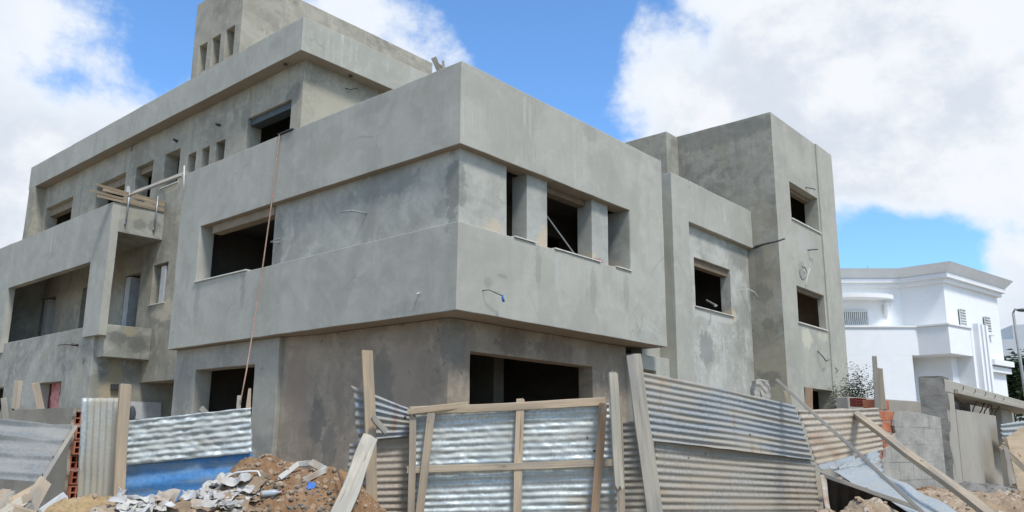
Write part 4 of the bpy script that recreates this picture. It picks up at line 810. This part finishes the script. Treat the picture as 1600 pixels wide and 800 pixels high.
# run the lintel towards +X like the villa's right face
pd = Vector((1, 0.03, 0)).normalized(); pn = Vector((-pd.y, pd.x, 0))
FP_ = Matrix(((pd.x, pn.x, 0, q0.x), (pd.y, pn.y, 0, q0.y), (0, 0, 1, 0), (0, 0, 0, 1)))
far = q0 + pd*8
def onp(px, py): p = PV(q0, far, px, py); return (Vector((p.x, p.y, 0))-Vector((q0.x, q0.y, 0))).dot(pd), p.z
zt = onp(1484, 594)[1]; zl = onp(1497, 617)[1]; xj = onp(1498, 690)[0]; xpn = onp(1506, 690)[0]; xpe = onp(1566, 690)[0]; zp = onp(1510, 641)[1]
wside = 1.5
bm = bmesh.new(); box(bm, .1, 0, .5, xj, .12, zl+.001, FP_); box(bm, 0, 0, .5, .098, .03, zl+.001, FP_); link('jamb', bm, M['beige'], portal, bevel=.012)
bm = bmesh.new(); prism_ = [FP_ @ Vector(q) for q in ((0, 0, 0), (9, 0, 0), (9, .45, 0), (1.6, .45, 0), (.2, .06, 0))]; prism(bm, [tuple(q[:2]) for q in prism_], zl+.002, zt); link('lintel', bm, M['beige'], portal, bevel=.012)
bm = bmesh.new(); box(bm, xj+.02, -.06, zl+.0, 9, -.002, zl+.07, FP_); link('lintel_lip', bm, M['beige'], portal, bevel=.01)
s0 = P(1441, 660, 11.75); sv = Vector((s0.x-q0.x, s0.y-q0.y, 0)); sb = sv.normalized()
bm = bmesh.new(); n_ = 26
A = Vector((q0.x, q0.y, 0)); Bv = A+sv; pk = Vector((.3, .35, 0))
for (a_, b_) in ((Bv, A), (A, A+Vector((.40, .03, 0))), (Bv+Vector((.42, .09, 0)), Bv)):
    vv_ = [[bm.verts.new(a_.lerp(b_, i/8)+Vector((0, 0, .5+(zt+.02-.5)*j/n_))) for j in range(n_+1)] for i in range(9)]
    for i in range(8):
        for j in range(n_): bm.faces.new((vv_[i][j], vv_[i+1][j], vv_[i+1][j+1], vv_[i][j+1]))
tp = [bm.verts.new(p+Vector((0, 0, zt+.02))) for p in (A, Bv, Bv+Vector((.42, .09, 0)), A+Vector((.40, .03, 0)))]; bm.faces.new(tp)
for v in bm.verts:
    if v.co.z > .55: v.co += Vector((noise.noise(v.co*4), noise.noise(v.co*4+Vector((9, 0, 0))), noise.noise(v.co*5+Vector((0, 9, 0)))))*.022
bmesh.ops.remove_doubles(bm, verts=bm.verts, dist=.002); link('rough_pillar', bm, M['dark_rough'], portal)
bm = bmesh.new(); box(bm, xj+.002, .10, .5, xpn-.02, .36, zl, FP_); link('inner_jamb', bm, M['gap_shade'], portal)  # solid filler in the slot, its shade put into the dark colour
bm = bmesh.new(); box(bm, xpn, .05, .5, xpe, .24, zp, FP_); link('infill_panel', bm, M['beige'], portal, bevel=.01)
xa, za = onp(1546, 634); xb, _ = onp(1560, 634)
bm = bmesh.new(); box(bm, xa+.4, .5, .5, xb+.5, .9, zl+.2, FP_); link('inner_pillar', bm, M['dark_rough'], portal)
xa, _ = onp(1590, 650); bm = bmesh.new(); box(bm, xa, .25, .5, xa+1.2, .45, zl, FP_); link('inner_jamb', bm, M['beige'], portal, bevel=.01)
rr = random.Random(4)
for i in range(8):
    x = xpn+.1+i*(xpe-xpn)/6.5; bm = bmesh.new(); a = FP_ @ Vector((x, .14, zp-.05)); tube(bm, [a, a+pd*rr.uniform(.15, .5)+V((0, 0, .12)), a+pd*rr.uniform(.3, .9)*rr.choice((-1, 1))+V((0, 0, .27))], .010, 6); link('rebar', bm, M['rebar'], portal)
for i in range(5):
    x = xj+.3+i*.8; bm = bmesh.new(); a = FP_ @ Vector((x, -.03, zl+.05)); tube(bm, [a, a+pn*-.04+V((0, 0, .03)), a+pn*-.06-pd*.10+V((0, 0, .06))], .005, 6); link('rebar', bm, M['rebar'], portal)
bm = bmesh.new()
for i, (x0, x1, z0, z1) in enumerate(((4.9, 12, .4, 2.4),)): box(bm, x0, .9, z0, x1, 1.05, z1, FP_)
tag(link('site_wall', bm, M['grey_ground'], bevel=.01), 'grey low wall seen through the portal opening behind the rebar', 'wall')
tag(sheet('corrugated_sheet', (1563, 663, 15.0), (1640, 652, 17.5), (1640, 715, 17.5), (1568, 703, 15.0), 'scrap_sheet', .10, .013, 'h', .002, 2, .01, seed=55), 'pale blue corrugated sheet right of the portal panel', 'metal sheet')
tag(plank('timber', (1566, 698, 13.2), (1620, 750, 12.4), .07, .05, 'wood', seed=55), 'brown board sloping to the right edge beside the portal panel', 'board')
tag(plank('timber', (1571, 700, 13.1), (1585, 757, 12.6), .05, .04, 'wood_grey', seed=56), 'thin steep stick propped right of the portal panel', 'stick')
tag(plank('concrete_slab', (1578, 720, 14.0), (1640, 716, 15.0), .8, .05, 'wood_tan', seed=57), 'pale tan board lying low behind the propped sticks at the right edge', 'board')

# --- folded roofing sheets fallen in front of the block wall
tag(sheet('metal_scrap', (1310, 730, 8.6), (1372, 700, 9.3), (1388, 770, 8.6), (1345, 790, 8.0), 'scrap_sheet', .09, .012, 'h', .004, 3, .02, seed=61, facet=.006), 'bent ribbed grey roofing sheet standing against the block wall', 'metal scrap')
tag(sheet('metal_scrap', (1300, 738, 8.0), (1352, 725, 8.9), (1500, 800, 8.0), (1480, 826, 6.9), 'scrap_sheet', .5, .01, 'h', .012, 3, .02, seed=62, facet=.012), 'flat pale blue grey roofing sheet lying in front of the block wall', 'metal scrap')
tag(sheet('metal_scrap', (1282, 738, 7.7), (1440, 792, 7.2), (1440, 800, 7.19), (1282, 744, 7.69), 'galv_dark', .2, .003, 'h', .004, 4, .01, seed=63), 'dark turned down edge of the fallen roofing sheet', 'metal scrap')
tag(sheet('metal_scrap', (1283, 742, 7.75), (1425, 788, 7.6), (1400, 850, 8.4), (1290, 850, 8.4), 'rust_shade', .09, .012, 'v', .004, 4, .01, seed=64), 'shade-painted ribbed underside of the fallen roofing sheet above the rubble', 'metal scrap')
tag(sheet('metal_scrap', (1280, 742, 7.68), (1290, 742, 7.68), (1298, 800, 7.5), (1290, 800, 7.5), 'galv_rust', .06, .006, 'v', .004, 4, .01, seed=65), 'curled narrow rusty strip beside the lower tan sheet', 'metal scrap')

# ================================================================== HEAPS AND RUBBISH
def heap(name, mat, cx, cy, rx, ry, h, seed, label, cat, res=.035, rot=0.0, clod=.05, peaks=(), kind=None):
    bm = bmesh.new(); nx, ny = int(2*rx/res), int(2*ry/res); so = Vector((seed*5.1, seed*2.7, 0)); g = []
    for j in range(ny+1):
        row = []
        for i in range(nx+1):
            u, v = -1+2*i/nx, -1+2*j/ny; x = u*rx; y = v*ry; r = math.hypot(u, v)*(1+.22*noise.noise(Vector((u*1.7, v*1.7, 0))+so))
            k = max(0, 1-r*r); z = h*k**.85
            for (a, b, s, hh) in peaks: z += hh*math.exp(-((x-a)**2+(y-b)**2)/(2*s*s))*min(1, k*3)
            q = Vector((x, y, 0)); e = min(1, k*4)
            z += e*(clod*1.6*noise.noise(q*2.2+so) + clod*noise.noise(q*6+so) + clod*.75*abs(noise.noise(q*14+so)) + clod*.5*noise.noise(q*30+so))
            X, Y = cx+x*math.cos(rot)-y*math.sin(rot), cy+x*math.sin(rot)+y*math.cos(rot)
            row.append(bm.verts.new((X, Y, ground_h(X, Y) - .12*(1-min(1, k*4)) + z)))
        g.append(row)
    for j in range(ny):
        for i in range(nx): bm.faces.new((g[j][i], g[j][i+1], g[j+1][i+1], g[j+1][i]))
    o = link(name, bm, M[mat], smooth=True); HEAPS.append(o); tag(o, label, cat); return o
HEAPS = []
def plan(px, d): p = P(px, 700, d); return p.x, p.y
fa = YAW - math.pi/2
c = plan(440, 6.55); heap('soil_mound', 'soil', c[0], c[1], 1.15, .9, .80, 1, 'large heap of stony brown soil between the blue sheet and the gate', 'soil heap', rot=fa+.1, clod=.06, res=.026, peaks=((-.15, .30, .30, .10), (.50, .05, .2, .07), (-.75, .3, .3, .0)))
c = plan(250, 5.9); heap('rubble_mound', 'rubble', c[0], c[1], 1.3, .75, .62, 2, 'low pale rubble bank under the scattered rubbish before the blue sheet', 'rubble heap', rot=fa+.45)
c = plan(140, 6.75); heap('sand_mound', 'sand', c[0], c[1], .75, .55, .62, 3, 'small yellow sand heap at the foot of the narrow upright sheet', 'sand heap', rot=fa+.45, clod=.045, res=.026)
c = plan(30, 6.6); heap('dirt_mound', 'dirt', c[0], c[1], .8, .6, .40, 4, 'grey dirt bank under the broken wood at the far left', 'dirt heap', rot=fa+.5)
c = plan(1310, 7.0); heap('rubble_mound', 'rubble', c[0], c[1], .62, .5, .36, 5, 'stony tan rubble heap before the tan sheet and the fallen roofing', 'rubble heap', rot=fa-.4, clod=.07)
c = plan(1500, 9.8); heap('rubble_mound', 'rubble', c[0], c[1], 1.9, 1.1, .24, 6, 'wide tan rubble bank at the foot of the portal', 'rubble heap', rot=fa-.5, clod=.06)
c = plan(1430, 10.6); heap('clay_mound', 'soil', c[0], c[1], .6, .35, .22, 7, 'small reddish clay heap against the grey block wall', 'soil heap', rot=fa-.45)
c = plan(1518, 11.2); heap('gravel_mound', 'greystone', c[0], c[1], .65, .45, .30, 8, 'small grey gravel heap before the portal jamb', 'gravel heap', rot=fa-.5, clod=.03)
bpy.context.view_layer.update()
from mathutils.bvhtree import BVHTree
_tv, _tf = [], []
for o in HEAPS + [bpy.data.objects['ground']]:
    off = len(_tv); _tv += [v.co.copy() for v in o.data.vertices]; _tf += [[i+off for i in p.vertices] for p in o.data.polygons]
_b = BVHTree.FromPolygons(_tv, _tf)
def drop(x, y):
    h = _b.ray_cast(Vector((x, y, 6)), Vector((0, 0, -1)))
    return (h[0], h[1]) if h[0] else (Vector((x, y, ground_h(x, y))), Vector((0, 0, 1)))
def land(px, py):                       # where the line of sight meets the heaps or the ground
    v = ray(px, py).normalized(); h = _b.ray_cast(CAM+v*2.5, v); return h[0] or P(px, py, 7)
# loose stones: too many to count
def stones(name, mat, spots, seed, smin, smax):
    rnd = random.Random(seed); bm = bmesh.new()
    for (px, d, sx, sy, n) in spots:
        c = Vector((*plan(px, d), 0)); t = Vector((math.sin(YAW), -math.cos(YAW), 0)); q = Vector((math.cos(YAW), math.sin(YAW), 0))
        for _ in range(n):
            p = c + t*rnd.gauss(0, sx) + q*rnd.gauss(0, sy); h, nn_ = drop(p.x, p.y); s = smin*(smax/smin)**(rnd.random()**2.2)
            r = bmesh.ops.create_icosphere(bm, subdivisions=1, radius=s)['verts']; k = Vector((rnd.uniform(.7, 1.4), rnd.uniform(.7, 1.3), rnd.uniform(.5, .9))); Rm = Matrix.Rotation(rnd.uniform(0, 6), 3, 'Z') @ Matrix.Rotation(rnd.uniform(-.6, .6), 3, 'X')
            for v in r: v.co = h + Vector((0, 0, s*.25)) + Rm @ Vector((v.co.x*k.x, v.co.y*k.y, v.co.z*k.z))*rnd.uniform(.8, 1.2)
    tag(link(name, bm, M[mat]), kind='stuff')
stones('loose_stones', 'stone', [(450, 6.4, .6, .45, 900), (250, 5.8, .7, .35, 520), (140, 6.6, .3, .25, 60), (1310, 6.9, .3, .25, 420), (1500, 9.6, .9, .5, 620), (1400, 8.0, .4, .4, 60)], 11, .004, .028)
stones('grey_chippings', 'greystone', [(470, 6.15, .28, .12, 260), (440, 6.0, .15, .1, 80), (1515, 10.8, .35, .25, 160)], 12, .006, .022)
# rubbish, piece by piece
def scrap(name, px, py, w_, h_, mat, label, cat, group, seed, lift=.02, crum=.03, tilt=.5, yaw=None, cs=9):
    rnd = random.Random(seed); p = land(px, py); n = 14; bm = bmesh.new(); so = Vector((seed*3.3, seed*1.1, 0)); g = []
    for j in range(n+1):
        row = []
        for i in range(n+1):
            u, v = i/n-.5, j/n-.5; ed = 1+.22*noise.noise(Vector((math.atan2(v, u)*1.3, 0, 3))+so)
            x, y = u*w_*ed, v*h_*ed; q = Vector((x, y, 0))*cs+so
            dz = crum*(noise.noise(q)+.6*noise.noise(q*2.2)); dx = crum*.6*noise.noise(q+Vector((0, 0, 8)))
            row.append(bm.verts.new((x+dx, y+dx, dz)))
        g.append(row)
    for j in range(n):
        for i in range(n): bm.faces.new((g[j][i], g[j][i+1], g[j+1][i+1], g[j+1][i]))
    Mx = Matrix.Translation(p+V((0, 0, lift))) @ Matrix.Rotation(yaw if yaw is not None else rnd.uniform(0, 6.3), 4, 'Z') @ Matrix.Rotation(tilt*rnd.uniform(.4, 1), 4, 'X')
    o = link(name, bm, M[mat], None, Mx, smooth=(mat != 'card')); sm = o.modifiers.new('thickness', 'SOLIDIFY'); sm.thickness = .003; return tag(o, label, cat, group)
G1 = 'white plastic scraps on the rubbish bank'; G2 = 'grey sack paper on the rubbish bank'; G3 = 'brown cardboard pieces on the rubbish bank'; G4 = 'brown paper scraps on the rubbish bank'
L1 = 'crumpled white plastic scrap on the rubbish bank before the blue sheet'; L2 = 'torn grey sack paper on the rubbish bank before the blue sheet'; L4 = 'small torn brown paper scrap on the rubbish bank before the blue sheet'
face = YAW - math.pi/2
rs = random.Random(21)
def spot(): 
    px = rs.uniform(178, 395); top = 752 if px < 330 else 745
    return px, top + (812-top)*rs.random()
for i in range(38):
    px, py = spot(); k = rs.random()
    if px > 350 and k < .6: px -= 120
    scrap('plastic_scrap', px, py, rs.uniform(.06, .22), rs.uniform(.04, .12), 'paper' if k < .5 else 'offwhite', L1, 'plastic scrap', G1, 100+i, rs.uniform(.02, .06), rs.uniform(.012, .035), rs.uniform(.2, 1.1), face+rs.uniform(-1, 1), rs.uniform(9, 17))
for i, (px, py, w_, h_, m_) in enumerate([(226, 772, .17, .10, 'offwhite'), (258, 786, .19, .10, 'paper'), (210, 796, .2, .09, 'paper_grey'), (325, 776, .15, .07, 'offwhite')]):
    scrap('plastic_sack', px, py, w_, h_, m_, ['dirty white plastic sack at the upper left of the rubbish bank', 'folded white sack in the middle of the rubbish bank', 'grey sack at the lower left corner of the rubbish bank', 'dirty white sack just left of the white hose'][i], 'plastic sack', None, 300+i, .04, .05, .9, face+rs.uniform(-.5, .5), 11)
for i in range(34):
    px, py = spot(); scrap('sack_paper', px, py, rs.uniform(.08, .2), rs.uniform(.05, .12), 'paper_grey', L2, 'paper scrap', G2, 160+i, rs.uniform(.01, .05), rs.uniform(.02, .05), rs.uniform(.3, 1.2), face+rs.uniform(-1, 1), rs.uniform(8, 14))
for i in range(26):
    px, py = spot(); scrap('paper_scrap', px+10, py, rs.uniform(.05, .14), rs.uniform(.03, .08), 'card', L4, 'paper scrap', G4, 220+i, rs.uniform(.01, .04), rs.uniform(.01, .03), rs.uniform(.3, 1.2), face+rs.uniform(-1, 1), rs.uniform(6, 12))
for i, (px, py, w_, h_, lab, tl_) in enumerate([(385, 764, .24, .15, 'upper flat piece of brown cardboard on the rubbish bank', .75), (330, 797, .30, .14, 'long folded piece of brown cardboard at the bottom edge', .9), (366, 782, .30, .10, 'middle sheet of brown cardboard beside the white hose', .35), (374, 797, .12, .13, 'small brown cardboard box end at the bottom edge', 1.3), (300, 757, .16, .07, 'small cardboard flap near the blue sheet', .8)]):
    scrap('cardboard', px, py, w_, h_, 'card', lab, 'cardboard', G3, 270+i, .03, .018, tl_, face+rs.uniform(-.5, .5), 5)
scrap('pink_wrapper', 205, 768, .10, .09, 'pink', 'pink printed wrapper at the left end of the rubbish bank', 'wrapper', None, 190, .06, .03, 1.2, face)
scrap('blue_wrapper', 486, 763, .06, .05, 'bluecap', 'tiny blue wrapper on the brown soil heap', 'wrapper', None, 191, .02, .02, 1.0, face)
def bottle(px, py, rot, cap, label):
    p = land(px, py)+V((0, 0, .035)); root = empty('plastic_bottle', p, label=label, cat='bottle'); bm = bmesh.new(); prof = [(r_*.75, z_*.7) for r_, z_ in [(0, 0), (.028, 0), (.031, .02), (.029, .06), (.031, .10), (.029, .13), (.012, .165), (.011, .18)]]
    d = Vector((math.cos(rot), math.sin(rot), .1)).normalized(); a = d.orthogonal().normalized(); b = d.cross(a); rings = []
    for r, z in prof: rings.append([bm.verts.new(p + d*z + (a*math.cos(t)+b*math.sin(t))*max(r, .001)) for t in [k*math.pi/6 for k in range(12)]])
    for A_, B_ in zip(rings, rings[1:]):
        for k in range(12): bm.faces.new((A_[k], A_[(k+1) % 12], B_[(k+1) % 12], B_[k]))
    bm.faces.new(rings[-1]); link('bottle_body', bm, M['bottle'], root, smooth=True)
    bm = bmesh.new(); tube(bm, [p+d*.125, p+d*.14], .010, 10); link('cap', bm, M[cap], root)
bottle(328, 783, face+.1, 'bluecap', 'clear plastic bottle with a blue cap on the cardboard'); bottle(408, 780, face+.2, 'pink', 'clear plastic bottle with a pink cap at the foot of the soil heap')
bm = bmesh.new(); tube(bm, [land(px, py)+V((0, 0, z)) for px, py, z in ((340, 770, .02), (352, 757, .05), (368, 752, .06), (388, 750, .06), (402, 750, .06), (408, 757, .04), (401, 770, .01))], .008, 8)
tag(link('white_hose', bm, M['pvc'], smooth=True), 'short curved white hose lying on the cardboard', 'hose')
# broken white frame on the soil heap
def mid3(px, py, z): p = land(px, py); return p+V((0, 0, z))
fpts = [mid3(437, 752, .02), mid3(466, 735, .05), P(485, 723, 6.5), P(508, 735, 6.4), mid3(474, 752, .0)]
fr = empty('window_surround', fpts[2], label='broken white plastic frame half buried in the brown soil heap', cat='frame')
for i, (a, b, wd) in enumerate(((fpts[0], fpts[1], .055), (fpts[1], fpts[2], .06), (fpts[2], fpts[3], .075), (fpts[3], fpts[4], .06))): plank('frame_bar', a, b, wd*.72, .02, 'offwhite', .2, parent=fr, seed=70+i)
tag(link('wire', (lambda bm: (tube(bm, [P(527, 733, 6.25), P(532, 748, 6.15), P(535, 762, 6.1), P(534, 780, 6.0)], .006, 6), bm)[1])(bmesh.new()), M['rebar']), 'thin dark wire sticking out of the soil beside the leaning board', 'wire')

# ================================================================== LOOSE THINGS ON THE VILLA
bm = bmesh.new(); tp = PX(-.03, 437, 211)
pts = [tp+V((.28, 0, .06)), tp+V((.05, 0, .06)), tp, PX(-.05, 424, 320), PX(-.07, 410, 420), PX(-.10, 393, 530), PX(-.35, 385, 580), PX(-.5, 375, 632)]
tube(bm, pts, .013, 8); tag(link('hanging_rope', bm, M['rope'], smooth=True), 'reddish rope hanging over the parapet past the side window', 'rope')
tag(plank('wooden_peg', PX(-.5, 374, 618), PX(-.5, 372, 650), .075, .06, 'wood_pale', seed=80), 'pale wooden peg at the lower end of the hanging rope', 'peg')
bm = bmesh.new(); a, b = PX(.1, 443, 206), PX(.1, 466, 196); q = V((.2, 0, 0)); z = 7.665
vs = []; box(bm, -.04, min(a.y, b.y), z, .24, max(a.y, b.y), z+.025); tag(link('roofing_felt', bm, M['darkpipe'], bevel=.004), 'dark strip of felt folded over the parapet beside the rope', 'felt strip')
tag(plank('timber_offcut', P(677, 90, 13.6), P(689, 118, 13.7), .10, .05, 'wood_pale', seed=81), 'pale board propped up on the roof behind the parapet corner', 'board')
tag(plank('timber_offcut', P(683, 100, 13.5), P(697, 110, 13.5), .05, .04, 'wood_pale', seed=82), 'short pale stick on the roof beside the propped board', 'stick')
tag(plank('timber_offcut', P(692, 95, 13.4), P(694, 112, 13.4), .05, .04, 'wood_grey', seed=83), 'small grey stub on the roof nearest the parapet corner', 'stub')
# timber bundle on the balcony parapet, clamps and the bridging board
for i, (x0, x1, y, z, lab) in enumerate([(-.42, 1.36, 12.80, 7.78, 'lowest batten of the bundle on the balcony corner'), (-.62, 1.38, 12.83, 7.86, 'second batten of the bundle on the balcony corner'), (-.30, 1.36, 12.79, 7.94, 'third batten of the bundle on the balcony corner'), (-.45, 1.37, 12.83, 8.02, 'topmost batten of the bundle on the balcony corner')]):
    tag(plank('batten', V((x0, y, z+.02*i)), V((x1, y, z-.01)), .065, .075, 'wood_tan', seed=84+i), lab, 'batten', 'bundle of battens on the balcony')
for x, y0, lab in ((.35, 12.73, 'steel clamp at the outer end of the batten bundle'), (1.12, 12.73, 'steel clamp at the wall end of the batten bundle')):
    bm = bmesh.new(); tube(bm, [V((x, y0, 7.2)), V((x, y0-.02, 8.12))], .022, 8); tube(bm, [V((x, y0, 7.2)), V((x, y0+.06, 7.16)), V((x, y0+.075, 7.25))], .022, 8); tag(link('clamp', bm, M['steel'], smooth=True), lab, 'clamp')
tag(plank('scaffold_board', PX(.1, 289, 271), PX(.2, 206, 303), .045, .24, 'wood_grey', .25, seed=90), 'grey scaffold board bridging from the balcony to the parapet', 'board')
bm = bmesh.new(); tube(bm, [PX(-.05, 288, 259), PX(-.05, 287, 300)], .018, 8); tag(link('white_pipe', bm, M['pvc'], smooth=True), 'short white pipe upright at the end of the scaffold board', 'pipe')
bm = bmesh.new(); q = PX(1.0, 200, 294); box(bm, q.x-.03, q.y-.04, q.z-.12, q.x+.03, q.y+.04, q.z+.05); tag(link('white_block', bm, M['pvc'], bevel=.006), 'small white block on the balcony parapet behind the battens', 'block')
